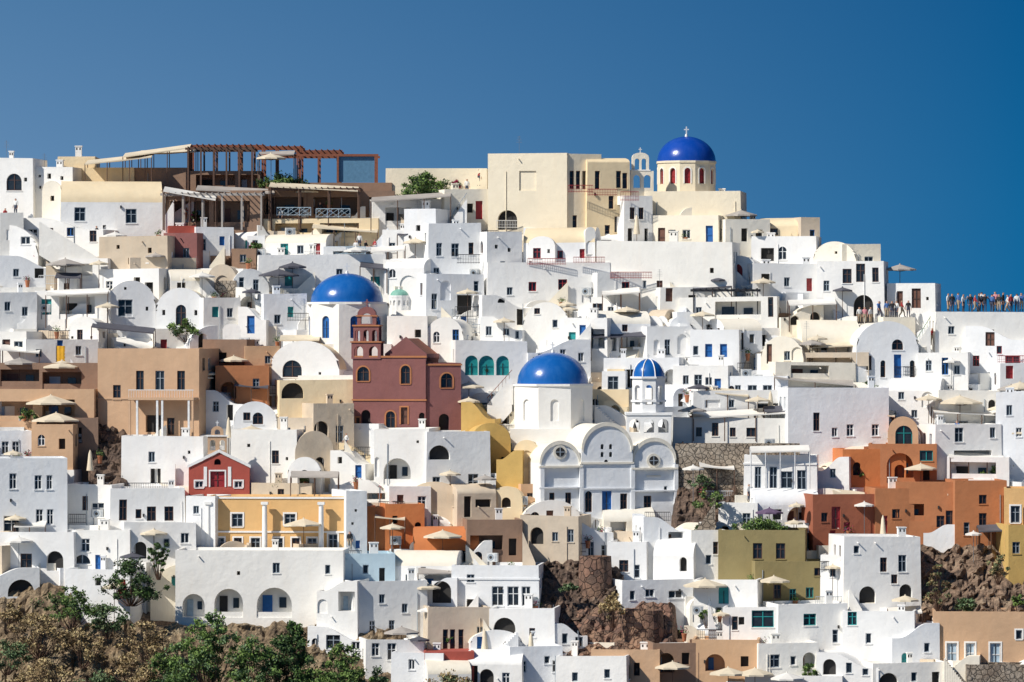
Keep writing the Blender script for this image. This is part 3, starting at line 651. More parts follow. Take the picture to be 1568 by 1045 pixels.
# --- burgundy church & neighbours
h(650,706,556,672,'p',-8,d=8,o='K684,572,18,22;D680,634,16,26;D645,634,12,26',trim='o',ch=0,name='burgundy_church_wing',co='560')
h(572,658,657,770,'w',4,d=7,r='F',o='L608,702,42,40;C570,700,20,30;d640,675,4,4',ch=1); h(652,752,661,770,'b',-14,d=6,r='F',o='D672,682,34,22;g725,726,16,30;g668,730,12,22',ch=0)
h(706,758,616,700,'y',8,o='',d=6,r='Z',rise=26,ch=0); h(722,782,648,740,'y',-10,r='V',rise=26,ch=0,o='d748,690,6,10;d770,700,5,10'); h(786,826,674,745,'e',6,r='V',rise=20,o='C806,690,18,26')
h(760,800,690,760,'y',5,ch=0,r='S',rise=14)
# --- right middle
h(1030,1210,640,690,'w',2,r='F',o='k1095,648,10,20;k1122,655,9,14;k1150,655,14,14;k1070,655,9,14',d=5,ch=1); h(1034,1224,680,760,'q',4,ch=0,name='rubble_stone_wall',d=3)
h(1060,1212,598,655,'w',-4,ch=1,o='c1090,612,24,12;g1120,612,9,12;w1180,618,40,9'); h(1030,1115,560,615,'w',6,o='g1050,575,9,14;g1085,578,10,12',ch=2)
h(1104,1206,576,625,'b',5,ch=2,o='g1130,590,9,12;g1175,590,14,12'); h(1186,1312,555,615,'c',-5,ch=1,o='l1240,560,60,20')
h(1206,1362,594,700,'b',-8,d=7,name='whitewashed_house',o='k1250,632,10,28;k1262,655,22,16;w1302,650,11,18;w1341,650,11,18;w1278,655,9,14',ch=1,par=.5)
h(1360,1440,580,650,'w',6,o='g1380,600,9,12;C1420,600,18,24;g1400,628,9,12',ch=1); h(1436,1540,598,665,'w',-5,o='g1475,645,14,20;c1475,620,24,8;D1520,612,12,20',ch=1)
h(1290,1388,688,760,'O',-7,o='D1312,708,12,20;L1385,712,30,36',ch=0,d=5); h(1360,1406,638,720,'t',4,r='V',rise=24,o='Z1384,652,26,30;d1365,690,3,3;d1400,690,3,3',rm='O'); h(1330,1434,680,762,'o',6,o='L1378,694,40,46;z1418,690,20,16;d1418,718,10,18',ch=0)
h(1430,1536,650,745,'w',-6,o='g1468,655,14,22;l1490,690,60,30;g1522,655,9,16',ch=1,r='F'); h(1524,1620,600,740,'b',5,o='g1545,620,9,16;w1560,655,9,14',ch=1)
h(1450,1545,700,770,'w',4,o='l1490,708,70,26',ch=0)
h(1138,1252,697,790,'w',3,d=5,r='F',o='g1160,715,10,34;g1184,715,12,34;g1205,722,18,26;g1228,720,14,30',ch=0,co='712')
h(1156,1256,748,815,'w',-5,r='X',rise=26,o='L1225,772,40,34;d1190,780,14,16'); h(1250,1300,700,770,'w',8,o='g1275,718,9,14',ch=1)
h(1100,1160,770,820,'w',6,o='*',ch=0)
h(1244,1350,757,835,'R',-12,o='r1280,776,14,34;r1297,800,10,26;k1262,785,10,14;r1275,812,9,20',ch=0); h(1340,1400,748,830,'o',-6,o='k1372,780,12,14;r1355,790,8,26',ch=1)
h(1372,1480,738,830,'o',4,o='l1395,772,40,26;k1440,790,12,18;k1456,782,16,22',ch=0); h(1462,1542,736,845,'o',-4,d=6,o='k1505,758,12,14;k1505,786,12,24;g1480,800,9,20',ch=0,ext=3)
h(1538,1620,748,890,'s',6,o='g1555,775,14,26;k1562,850,9,14',trim='w',ch=0); h(1544,1580,804,905,'y',-8,ch=0,o='g1556,830,12,18')
# olive
h(1100,1232,812,900,'v',6,d=6,o='k1160,832,14,24;k1195,832,14,24',ch=0); h(1156,1282,860,925,'v',-5,o='k1190,895,12,22;z1214,902,10,20;z1240,900,12,16;k1254,870,14,12',ch=0,d=5)
h(1256,1340,850,930,'w',6,o='g1275,870,9,14;g1300,880,9,14',ch=1); h(1290,1412,822,945,'w',-5,r='F',o='k1353,854,11,22;g1383,850,13,26;k1370,880,10,14;D1388,895,20,22;D1328,898,26,26;g1310,836,9,12',ch=1,d=6)
# --- lower left
h(-40,102,702,850,'b',-9,d=7,name='whitewashed_house',o='w20,725,11,24;w58,728,11,22;w75,728,9,22;w60,780,11,24;w76,780,10,24;w18,790,24,30',ch=0); h(48,112,650,730,'t',5,o='d95,672,10,16',ch=0)
h(100,172,742,815,'w',5,o='k130,760,9,22;w150,770,20,22',ch=1); h(168,284,748,845,'w',-4,d=6,o='k188,765,12,32;k232,776,14,22;k259,776,14,22;k212,780,9,14',ch=1)
h(108,200,812,880,'w',5,o='w130,825,14,20;u150,850,9,26;G125,850,26,14',ch=1); h(190,300,800,875,'w',-5,o='D215,830,20,26;g255,825,9,14',ch=0)
h(-40,115,815,880,'w',4,o='k40,848,18,24;D85,844,26,30;k68,860,9,14',ch=1); h(-40,60,870,925,'b',-6,o='D32,888,40,26',ch=0,ext=2.5); h(98,200,872,935,'w',6,o='D210,910,14,22;d150,885,9,12',ch=1,ext=2.5)
h(284,330,760,850,'w',12,ch=0,o='g300,775,9,12')
# sand villa
h(316,532,760,846,'s',4,d=5,o='g363,787,17,20;g444,787,17,18;g336,824,14,18;k364,824,12,18;g391,824,14,18;g426,824,14,18;k453,824,12,18;g478,824,14,18;g510,818,14,22',trim='w',co='764,816',ch=0,rm='c')
h(530,562,752,860,'b',-8,d=6,ch=0,o='u548,828,7,12;d545,780,4,4;d540,800,4,4',r='F'); h(384,478,740,780,'k',3,ch=1,o='')
h(268,526,843,950,'w',3,d=6,name='whitewashed_house',o='g423,862,11,16;g502,865,8,14;L350,902,44,44;L420,900,54,46;L296,910,34,36;d365,875,5,6',ch=1)
h(524,605,848,925,'a',-7,o='g560,865,9,14;d585,870,9,22',ch=1); h(484,548,890,1000,'w',5,r='S',rise=16,o='C488,918,26,22;G510,965,26,26',ch=0)
h(540,655,890,985,'b',-8,o='g585,910,9,14;g620,925,9,14;w570,950,9,20;g600,950,9,20',ch=1,r='F'); h(600,700,845,920,'w',4,r='X',rise=22,o='L665,878,46,34;g625,880,9,14',ch=0)
h(590,650,772,840,'O',-10,ch=0,o='D640,800,10,20;d605,790,8,12'); h(562,600,776,840,'O',8,ch=0); h(634,734,808,868,'O',-4,r='X',rise=34,o='D708,836,20,34;d660,840,9,14'); h(560,640,770,800,'k',5,ch=1)
h(700,760,742,810,'k',-8,r='X',rise=14,o='d740,765,24,12'); h(752,800,745,800,'e',6,r='V',rise=18,o='D775,762,14,16'); h(715,800,796,870,'n',-6,o='l745,820,50,30;d785,825,12,26',ch=1)
h(548,600,735,790,'w',7,o='l575,745,30,20',ch=1); h(625,705,738,790,'k',5,r='V',rise=26,o=''); h(596,660,745,800,'w',-5,ch=0)
h(796,886,790,868,'k',7,o='D822,808,20,26;g850,815,9,14',ch=1); h(800,890,766,815,'w',-5,o='g870,780,9,14',ch=0); h(850,940,795,855,'w',-6,o='g905,830,9,22;g870,820,9,14;g925,835,8,20',ch=2,ext=2)
h(690,826,866,950,'w',3,d=6,o='w762,898,18,30;w786,898,18,30;w806,898,14,30;g720,880,12,12;d722,918,16,22',co='888',ch=0); h(716,754,828,880,'w',-6,o='K732,845,14,24',ch=0); h(640,700,885,950,'b',4,o='D676,890,30,34',ch=0)
h(655,752,930,1010,'k',-5,o='k682,964,8,30;k693,964,8,30;k706,964,8,30;g735,960,9,14',ch=0,par=.2); h(748,850,932,1010,'w',4,o='D772,946,34,28;w755,965,12,26;k815,962,9,14',ch=1); h(846,900,955,1010,'b',-6,o='g865,970,9,16',ch=1)
h(930,990,830,885,'w',5,o='k955,858,14,18;g975,865,9,20',ch=1,ext=2); h(952,1062,888,932,'b',-9,o='w1035,905,22,12',ch=0,par=.4,r='F',ext=2)
h(985,1055,792,870,'b',-5,o='*',ch=1); h(1000,1062,826,900,'w',8,r='X',rise=26,o='',ext=3); h(1058,1112,812,890,'w',-5,o='w1050,850,16,20;g1085,850,9,14',ch=1)
h(1062,1160,888,960,'w',6,o='n1062,905,6,20;g1100,930,9,14;T1108,895,16,30',ch=0)
h(1106,1196,930,1010,'w',4,o='z1168,935,34,26;d1135,945,9,12',ch=0); h(1190,1300,925,1010,'w',-6,o='z1240,940,20,18;k1225,950,9,14;g1280,965,9,20',ch=1); h(1290,1400,936,1020,'w',5,o='z1305,932,14,26;w1330,970,9,16;T1385,975,9,20',ch=1)
h(1365,1440,955,1030,'b',-6,o='T1385,1000,10,20;g1420,985,9,14',ch=0)
h(1430,1620,937,1025,'t',4,d=6,o='y1458,985,16,30;y1486,985,14,30;y1524,985,16,34;g1560,965,9,14',ch=0,trim='w')
h(1480,1620,1018,1080,'q',-2,ch=0,name='rubble_stone_wall',d=3)
# bottom rows
h(560,650,980,1050,'w',-6,o='w600,985,14,26;w575,985,12,20;D545,1005,14,20',ch=0); h(470,560,960,1020,'w',6,o='g510,970,22,24',ch=0); h(598,680,1000,1075,'b',5,o='w630,1010,10,16',ch=1)
h(650,726,998,1075,'r',-3,ch=0,o='',par=.05,ext=3); h(655,722,1012,1080,'w',-5,o='d690,1030,24,20',ch=0,Y=Yb(1080)-1.5); h(712,800,998,1080,'w',4,r='X',rise=20,o='D745,1025,22,26;w775,1030,12,18')
h(780,862,990,1065,'b',-6,o='w800,1012,12,18;w838,1005,9,12;w852,1012,12,18',ch=1); h(850,960,1005,1085,'w',6,o='g880,1030,9,14;g930,1025,9,14',ch=1); h(720,800,965,1030,'w',-4,r='V',rise=20,o='*')
h(905,1010,995,1070,'t',5,o='L935,1010,26,30;d975,1015,9,20',ch=1); h(1000,1075,985,1060,'n',-8,o='L1020,1000,26,30;d1050,1000,12,18',ch=0); h(1060,1162,980,1060,'t',5,o='L1095,1002,30,26;d1140,1005,12,16',ch=1); h(1160,1255,985,1065,'w',-5,o='g1185,1002,18,20;w1215,1005,9,14;L1240,1000,20,24',ch=1)
h(1250,1345,1000,1080,'w',6,o='D1270,1010,20,24;g1300,1015,9,16;g1325,1020,9,14',ch=1); h(1335,1450,1015,1080,'w',-5,o='D1360,1030,30,26;g1400,1030,9,14',ch=1); h(1440,1500,1005,1070,'c',4,o='*',ch=0)
h(1140,1290,1035,1085,'w',4,ch=0)
# filler houses
def inzone(x0,x1,yb):
    for (a,b,c,d) in ((-400,480,930,1200),(480,600,1000,1200),(1405,1600,845,955),(815,1035,862,1000),(135,190,590,740),(1040,1130,690,800)):
        if x1>a+4 and x0<b-4 and c<yb<d+25: return True
for row in range(24):
    yb=400+row*30
    px=-330+R.uniform(0,40)
    while px<1900:
        w=R.uniform(34,80); hh=R.uniform(34,52); yt=yb-hh; cx=px+w/2
        if yt>ridge(cx)+12 and not inzone(px,px+w,yb):
            inner=-20<cx<1590
            h(px,px+w,yt,yb,R.choice('wwwwbbbccwk' ) if R.random()>.05 else R.choice('toen'),None,5,R.choice('FFFFVXSZ'),'*',None,(Yb(yb)+(2.2 if inner else 0)),ext=5,fill=True)
        px+=w*R.uniform(.8,1.05)
# ================================================================ CHURCHES
domed('blue_domed_church',1053,207,249,46,293,Yb(372)+3,12,None,'i','domed',0,'R','w',1.0,9,257,281)
def d1(mb,s,cy):
    mb.box(-70*s,70*s,.3,cy*2,-6,-2*s,'w')
domed('blue_domed_church',529,418,466,57,525,Yb(575),8,None,'w','dome',math.pi/8*.6,'U',None,1.12,13,484,518,d1)
domed('blue_domed_church',847,540,592,56,655,Yb(700),8,None,'w','dome',math.pi/8*.1,'C',None,1.16,13,612,645,lambda mb,s,cy: mb.box(-66*s,74*s,-.6,cy*2,-8,-2*s,'w'))
domed('green_domed_chapel',611,443,456,14,472,Yb(480),12,None,'w','domeg',0,'C',None,1.1,4,460,468,None,False); domed('green_domed_chapel',608,494,512,17,530,Yb(545),12,None,'w','domeg',0,'C',None,1.1,4,516,524,None,False)
def church():
    Y=Yb(790)+1.0; s=sc(Y); th=math.radians(-14); cs=math.cos(th); x0=826; x1=1036; cx=(x0+x1)/2
    loc=P(cx,790,Y); mb=MB(); X=lambda p:(p-cx)*s/cs; Z=lambda py:(790-py)*s
    def ops(o,a): return parse(o,a,s,cs,lambda py:Z(py))
    block(mb,X(826),X(889),0,10,0,Z(676),'b','V',33*s,ops('k845,754,8,26;k870,754,9,26',826),rm='c')
    block(mb,X(889.2),X(968),-.25,11,0,Z(648),'b','V',40*s,ops('D921,680,5,8;D934,680,5,8;D921,692,5,8;D934,692,5,8;K900,752,11,32;u928,752,15,36;k954,756,11,30;D927,704,6,5',889),rm='c')
    block(mb,X(968.2),X(1036),0,10,0,Z(672),'b','V',34*s,ops('k992,760,12,30;w1020,745,6,10',968),rm='c')
    for (a,b,q) in ((826,889,714),(889,968,709),(968,1036,718)): mb.box(X(a)-.1,X(b)+.1,-.40,.1,Z(q)-.1,Z(q)+.08,'c')
    for (a,b,q) in ((826,889,746),(889,968,748),(968,1036,752)): mb.box(X(a)-.1,X(b)+.1,-.38,.1,Z(q)-.08,Z(q)+.06,'b')
    for p in (826,886,965,1032): mb.box(X(p),X(p+6),-.36,-.05,-4,Z(712),'b')
    for (a,b,yt_) in ((826,889,676),(889,968,648),(968,1036,672)):
        w=X(b)-X(a); sh=shape(w,Z(yt_),'V',(33 if a!=889 else 40)*s); us=[w*(1-math.cos(math.pi*i/20))/2 for i in range(21)]
        fy=-.38 if a==889 else -.13
        o=[(X(a)+u,sh(u)+.08) for u in us]; q=[(X(a)+w/2+(u-w/2)*.93,sh(u)-.28) for u in us]
        mb.grid([[(x,fy,z) for x,z in o],[(x,fy,z) for x,z in q]],'c',False); mb.grid([[(x,fy,z) for x,z in o],[(x,fy+.5,z) for x,z in o]],'c',True); mb.grid([[(x,fy,z) for x,z in q],[(x,fy+.2,z) for x,z in q]],'c',True)
    for (px,py) in ((857,692),(1001,706)):
        a=Vector((X(px),-.03,Z(py))); mb.tube(a,a-Vector((0,.08,0)),.66,.66,'c',20); mb.tube(a-Vector((0,.05,0)),a-Vector((0,.12,0)),.44,.44,'dark',16)
        mb.box(a.x-.04,a.x+.04,-.18,-.12,a.z-.42,a.z+.42,'fg'); mb.box(a.x-.42,a.x+.42,-.185,-.12,a.z-.04,a.z+.04,'fg')
        mb.box(a.x-.7,a.x+.7,-.1,-.003,a.z-1.5,a.z-1.38,'c')
    mb.make('three_vaulted_church',loc,-th)
church()
def belfry():
    Y=Yb(735); s=sc(Y); cx=994; loc=P(cx,680,Y); mb=MB(); Z=lambda py:(680-py)*s
    r=27*s
    mb.box(-34*s,34*s,0,4.0,-8,Z(664),'w')
    for yy in (0,3.4): slab(mb,-34*s,34*s,yy,.55,Z(664),Z(636),'w',[('O',4*s,20*s,Z(663),Z(642)),('O',26*s,42*s,Z(663),Z(642)),('O',48*s,64*s,Z(663),Z(642))])
    mb.box(-36*s,36*s,-.1,4.1,Z(636),Z(632),'w')
    for i in range(8):
        a0=2*math.pi*(i-.5)/8-math.pi/2; a1=a0+math.pi/4; cy=2.0
        p0=(r*math.cos(a0),cy+r*math.sin(a0));p1=(r*math.cos(a1),cy+r*math.sin(a1)); L=math.dist(p0,p1); t=((p1[0]-p0[0])/L,(p1[1]-p0[1])/L); nn=(-t[1],t[0])
        wall(mb,p0,t,nn,L,Z(632),Z(580),[('O',L*.22,L*.78,Z(620),Z(590))],'w',None,None,.35)
    mb.ring((0,2.0,0),0,r*1.12,Z(580),Z(577),'w',8,False); mb.ring((0,2.0,0),0,r*1.08,Z(616),Z(613),'w',8,False)
    mb.dome((0,2.0,Z(577)),r*.93,27*s,'dome',24,8)
    for i in range(8):
        a=2*math.pi*(i+.5)/8
        for j in range(6):
            t0=math.pi/2*j/6;t1=math.pi/2*(j+1)/6; q=lambda t:(r*.95*math.cos(t)*math.cos(a),2.0+r*.95*math.cos(t)*math.sin(a),Z(577)+27.5*s*math.sin(t))
            mb.tube(q(t0),q(t1),.06,.06,'w',5)
    cross(mb,(0,2.0,Z(551)),.6)
    for bx in (-22,22):
        mb.tube((bx*s,.3,Z(650)),(bx*s,.3,Z(646)),.08,.02,'iron',6); mb.tube((bx*s,.3,Z(656)),(bx*s,.3,Z(650)),.2,.1,'iron',8)
    mb.make('church_bell_tower',loc,0.0)
belfry()
def burgundy():
    Y=Yb(672); s=sc(Y); th=math.radians(7); cs=math.cos(th); x0=540;x1=652; cx=(x0+x1)/2; loc=P(cx,672,Y); mb=MB(); X=lambda p:(p-cx)*s/cs; Z=lambda py:(672-py)*s
    o=parse('K556,562,18,22;K621,560,14,28;D560,628,14,24;K598,630,14,26;n619,624,10,26;D646,632,9,26;k548,640,5,16',540,s,cs,Z)
    block(mb,X(540),X(652),0,10,0,Z(548),'p','F',None,o,trim='o',cor=[(Z(548),.18),(Z(614),.15)])
    block(mb,X(588),X(652),.6,9,Z(560),Z(516),'p','G',26*s,[],rm='R',ext=0)
    def tier(a,b,yt,yb_,n):
        w=X(b)-X(a); ops=[('O',w*(i+.2)/n,w*(i+.8)/n,Z(yb_)+.15,Z(yt)-.35) for i in range(n)]
        for yy in (-.1,1.4): slab(mb,X(a),X(b),yy,.4,Z(yb_),Z(yt),'p',ops)
        mb.box(X(a)-.1,X(b)+.1,-.2,1.9,Z(yt),Z(yt)+.14,'o')
    tier(538,583,525,550,2); tier(541,580,500,525,3)
    slab(mb,X(546),X(575),.3,.5,Z(500),Z(470),'p',[('O',.35,(X(575)-X(546))-.35,Z(496),Z(480))],'V',.8)
    mb.box(X(544),X(577),.2,.9,Z(484)-.06,Z(484)+.06,'o')
    for p in (556,566): mb.tube((X(p),.6,Z(515)),(X(p),.6,Z(508)),.2,.08,'iron',8)
    cross(mb,(X(560.5),.55,Z(470)),.8,'p')
    mb.make('burgundy_church',loc,-th)
burgundy()
def redchapel():
    Y=Yb(765)-1; s=sc(Y); x0=289;x1=382;cx=335.5; loc=P(cx,745,Y); mb=MB(); X=lambda p:(p-cx)*s; Z=lambda py:(745-py)*s
    o=parse('r333,722,22,24;w305,737,12,10;w365,737,12,10;D333,703,10,9',x0,s,1,Z)
    block(mb,X(x0),X(x1),0,4,0,Z(694),'r','G',22*s,o,trim='w',rm='w')
    for sx in(-1,1):
        a=(sx*(x1-x0)/2*s*1.04,-.12,Z(717))
        mb.face([a,(0,-.12,Z(693)),(0,-.12,Z(693)+.28),(a[0],-.12,a[2]+.28)],'w'); mb.face([(a[0],-.12,a[2]+.28),(0,-.12,Z(693)+.28),(0,.3,Z(693)+.28),(a[0],.3,a[2]+.28)],'w')
    mb.box(X(312),X(317),-.06,.02,0,Z(715),'w'); mb.box(X(349),X(354),-.06,.02,0,Z(715),'w')
    slab(mb,X(318),X(347),.1,.5,Z(696),Z(668),'t',[('O',.2,.72,Z(690),Z(674)),('O',1.1,1.62,Z(690),Z(674))]); slab(mb,X(323),X(342),.15,.45,Z(668),Z(653),'t',[('O',.35,.85,Z(666),Z(658))],'V',.5); mb.box(X(316),X(349),.0,.7,Z(668)-.05,Z(668)+.08,'w')
    cross(mb,(X(332.5),.35,Z(653)),.6)
    mb.make('red_chapel',loc,math.radians(2))
redchapel()
def topbelfry():
    Y=Yb(372)+1.5; s=sc(Y); loc=P(981,300,Y); mb=MB(); Z=lambda py:(300-py)*s
    slab(mb,-15*s,20*s,0,.6,-3,Z(262),'c',[('O',4*s,15*s,Z(288),Z(268)),('O',20*s,31*s,Z(288),Z(268))]); slab(mb,-13*s,13*s,.05,.5,Z(262),Z(234),'c',[('O',4*s,11.5*s,Z(260),Z(243)),('O',14.5*s,22*s,Z(260),Z(243))],'V',.5)
    mb.box(-15*s,15*s,-.05,.65,Z(262),Z(260),'w'); cross(mb,(0,.3,Z(234)),.6)
    mb.make('chapel_bell_gable',loc,.1)
topbelfry()
def balcony():
    Y=Yb(672)-2.0; s=sc(Y); loc=P(248,672,Y); mb=MB(); Z=lambda py:(672-py)*s
    mb.box(-54*s,50*s,0,2.6,Z(613),Z(609),'t')
    for p in(-52,-40,-8,0,42,48): mb.box((p-1.5)*s,(p+1.5)*s,.05,.25,-3,Z(613),'t' if p in(-52,48) else 'fw')
    for i in range(26):
        x=(-53+i*4.04)*s; mb.tube((x,.06,Z(609)),(x,.06,Z(598)),.02,.02,'fw',4)
    mb.box(-54*s,50*s,.02,.1,Z(598),Z(597),'fw'); mb.make('columned_balcony',loc,-.2)
balcony()
def villa_columns():
    Y=Yb(846)-.9; s=sc(Y); mb=MB(); loc=P(424,846,Y)
    for p in (318,405,492):
        x=(p-424)*s; mb.box(x-.28,x+.28,-.1,.5,0,.3,'w'); mb.tube((x,.1,.3),(x,.1,4.4),.26,.22,'w',12); mb.box(x-.32,x+.32,-.2,.4,4.4,4.65,'w')
    mb.make('villa_columns',loc,-math.radians(4))
villa_columns()
# ================================================================ ROCKS / STONE
rock(1400,1600,838,960,'rock',1.5,3,-.6); rock(805,960,862,950,'rockdark',1.2,7,-.8); rock(845,1040,928,1015,'Q',.8,5,-.8,name='lava_stone_terrace',rough=.9); rock(132,200,560,760,'rockdark',1.3,2,-.3)
rock(1030,1135,700,840,'rockdark',1.2,11,-.3); rock(-60,120,895,1100,'earth',1.0,13,-1,name='dry_slope',rough=.9); rock(90,640,955,1120,'earth',1.0,17,-1,name='dry_slope',rough=.9)
def roundwall(px,yt,yb,wpx,mat='Q'):
    Y=Yb(yb)-1.2; s=sc(Y); mb=MB(); r=wpx*s/2; H=(yb-yt)*s
    rows=[[(rr*math.cos(a*math.pi/12),r+rr*math.sin(a*math.pi/12),z) for a in range(24)] for z,rr in ((-3,r*1.12),(0,r*1.05),(H*.5,r),(H,r*.94),(H,r*.8),(H-.3,r*.8),(H-.3,.01))]
    mb.grid(rows,mat,False,True); mb.make('round_stone_bastion',P(px,yb,Y))
roundwall(912,853,915,52); roundwall(985,936,990,66)
# ================================================================ RESTAURANT AND TERRACES
Yr=Yb(300)-1.5
pergola(288,386,228,285,Yr,5,6,'wood',True,None); pergola(402,575,238,285,Yr+2,5,4,'rust',False,None,'rust_steel_pergola',.10); pergola(292,402,224,262,Yr+4,4,4,'rust',True)
pergola(386,460,226,285,Yr+5,4,3,'rust',True,None,'rust_steel_pergola',.08); pergola(455,520,232,285,Yr+5,4,3,'rust',True,None,'rust_steel_pergola',.08); canopy(395,450,238,236,285,'clothg',Yr+1,3,3)
mb=MB(); s=sc(Yr+4); mb.box(0,58*s,0,.06,0,40*s,'glassb'); mb.make('glass_windscreen',P(515,279,Yr+2.2))
canopy(130,232,251,240,285,'cloth',Yr-1,3,4); canopy(188,290,240,226,285,'cloth',Yr,3,4); canopy(212,300,236,232,280,'cloth',Yr+2,3,3)
canopy(250,330,292,306,345,'clothw',Yb(365)-2.2,2,3); canopy(412,548,285,292,345,'cloth',Yb(345)-2.5,3,4); canopy(300,420,290,296,350,'clothg',Yb(350)-1.5,2.5,4); canopy(478,578,348,355,378,'cloth',Yb(372)-2,2.5,4); canopy(568,690,308,300,350,'clothg',Yb(360)-2.5,3,4)
pergola(415,550,290,345,Yb(345)-2.2,3,4,'wood'); railing(424,476,318,331,Yb(345)-2.5,'pale',True,'teal_lattice_railing'); railing(484,536,320,334,Yb(345)-2.5,'pale',True,'teal_lattice_railing'); railing(500,560,378,390,Yb(410)-1,'pale',True,'teal_lattice_railing')
pergola(250,400,298,345,Yb(365)-1.8,2,6,'clothg'); umbrella(415,235,48,'cloth',275,Yr-.5); umbrella(470,288,36,'cloth',330)
railing(870,908,284,295,Yb(372)-1.6,'red'); railing(808,866,396,406,Yb(480)-.4,'red'); railing(878,926,394,403,Yb(480)-.2,'red'); railing(935,998,417,427,Yb(480)-.6,'red'); railing(950,978,294,308,Yb(385)-1,'red'); railing(900,945,290,300,Yb(372)-1.8,'red')
railing(697,734,470,486,Yb(495)-1,'iron'); railing(700,735,390,404,Yb(450)-1,'iron'); railing(1528,1568,545,556,Yb(580)-1,'red'); railing(760,792,338,350,Yb(372)-.3,'clothw')
railing(1160,1190,404,416,Yb(450)-1.5,'iron'); railing(190,260,740,752,Yb(800),'iron'); railing(440,490,480,492,Yb(520)-1,'iron'); railing(1255,1290,860,874,Yb(925),'iron')
for a in ((845,371,40,'cloth'),(1135,322,50,'clothg'),(1160,352,20,'cloth'),(1378,405,50,'clothg',440),(716,443,34,'cloth'),(772,487,34,'cloth'),(636,365,40,'cloth'),(427,412,62,'clothd'),(448,402,44,'clothd'),(100,396,60,'clothg'),(358,545,46,'cloth'),(30,548,56,'clothg'),(95,552,66,'cloth'),(78,605,82,'cloth'),(86,632,78,'cloth'),(465,794,60,'cloth'),(678,812,62,'cloth'),(650,892,50,'cloth'),(385,652,44,'cloth'),(1470,606,70,'cloth'),(1562,585,60,'cloth'),(1410,710,50,'cloth'),(1178,778,44,'clothp'),(1185,882,50,'cloth'),(1386,912,44,'cloth'),(1030,1013,56,'cloth'),(1115,1022,60,'cloth'),(1156,1023,60,'cloth'),(1205,1030,56,'clothw'),(615,960,56,'clothg'),(1080,886,70,'cloth'),(1275,865,24,'cloth'),(718,585,50,'cloth'),(1290,440,30,'clothd'),(1560,655,50,'cloth'),(1422,605,40,'cloth'),(868,462,30,'cloth'),(1100,425,24,'clothd'),(545,378,40,'clothw'),(20,690,30,'cloth'),(960,470,40,'cloth'),(1060,622,44,'clothg')): umbrella(*a)
for a in ((138,690),(968,388),(350,640),(742,965),(813,970),(1352,790),(975,330),(1180,600)): umbrella(a[0],a[1],10,'cloth',closed=True)
canopy(1062,1205,640,632,668,'clothw',None,2.5,4); canopy(1186,1310,578,590,612,'clothg',None,2.5,3); canopy(70,165,452,448,495,'clothw',None,2,4); canopy(1240,1320,532,528,560,'cloth',None,2.5,3); canopy(905,1000,516,514,545,'clothd',None,2,3); canopy(140,235,500,510,540,'clothd',None,2,2); canopy(1430,1540,630,636,660,'clothw',None,2.5,4); canopy(1455,1540,700,706,740,'clothw',None,2.5,4); canopy(1062,1120,442,438,470,'clothd',None,2,3); canopy(1150,1240,692,690,740,'clothw',Yb(790)-1,1.5,5,'fw')
canopy(0,60,535,540,570,'clothw',None,2,3); canopy(640,760,878,876,915,'clothg',None,2,3)
pergola(1062,1160,445,482,None,3,4,'iron',True,None,'iron_pergola',.05)
stairs(746,625,784,582,Yb(640)-1,'w',1.5,'rust'); stairs(866,545,905,500,Yb(570),'w',1.5); stairs(1058,830,1095,775,Yb(850)-1,'q',2); stairs(300,800,275,750,Yb(830),'k',2); stairs(1100,980,1085,930,Yb(985)-1,'w',1.6,'fg'); stairs(1400,540,1425,500,Yb(570),'w',1.6,'green'); stairs(150,400,60,345,Yb(420)-1.5,'w',2); stairs(820,868,800,820,Yb(875)-1,'k',1.6); stairs(1320,940,1300,905,Yb(960)-1,'w',1.5); stairs(690,345,715,310,Yb(365)-1,'w',1.4,'fg')
# yellow flag
mb=MB(); rows=[[(x*.12+.05*math.sin(z*3),.03*math.sin(x*2),-z*.16) for x in range(8)] for z in range(18)]; mb.grid(rows,'yellow'); mb.tube((0,0,-4.5),(0,0,.3),.04,.03,'metal',5); mb.make('yellow_flag',P(86,530,Yb(575)-1.5))
# people
Yt=Yb(560)+.12
def crowd():
    for i,(x,po,sh,pa,rz) in enumerate(((1452,'stand','shirt_white','shorts',1),(1458,'stand','shirt_black','pants',.3),(1467,'stand','shirt_blue','shorts',2),(1475,'arm','shirt_white','pants',1),(1486,'stand','shirt_black','pants',0),(1493,'walk','shirt_red','shorts',1.6),(1499,'stand','shirt_black','pants',1.6),(1503,'stand','shirt_white','pants',3),(1508,'arm','shirt_black','pants',.2),(1519,'stand','shirt_blue','pants',2.5),(1524,'stand','shirt_pink','shorts',-.5),(1530,'stand','shirt_black','shorts',-.5),(1536,'stand','shirt_black','pants',1.2),(1543,'walk','shirt_white','shorts',-1.5),(1548,'stand','shirt_red','pants',.6),(1557,'stand','shirt_white','pants',3),(1564,'arm','shirt_blue','shorts',0))):
        person(x,480-R.uniform(0,3),Yt+R.uniform(.5,2.5),po,sh,pa,rz,R.uniform(1.0,1.14))
crowd()
for x,po,sh,pa in ((1358,'stand','shirt_blue','shorts'),(1366,'arm','shirt_black','pants'),(1373,'stand','shirt_white','pants'),(1381,'walk','shirt_red','shorts'),(1391,'stand','shirt_black','pants')): person(x,488-R.uniform(0,2),Yb(525)+R.uniform(.6,1.2),po,sh,pa,R.uniform(-2,2))
for x in (1316,1324,1333): person(x,497,Yb(500)-R.uniform(.5,.9),'stand',R.choice(['shirt_pink','shirt_white','shirt_blue']),'shorts',R.uniform(-1,1))
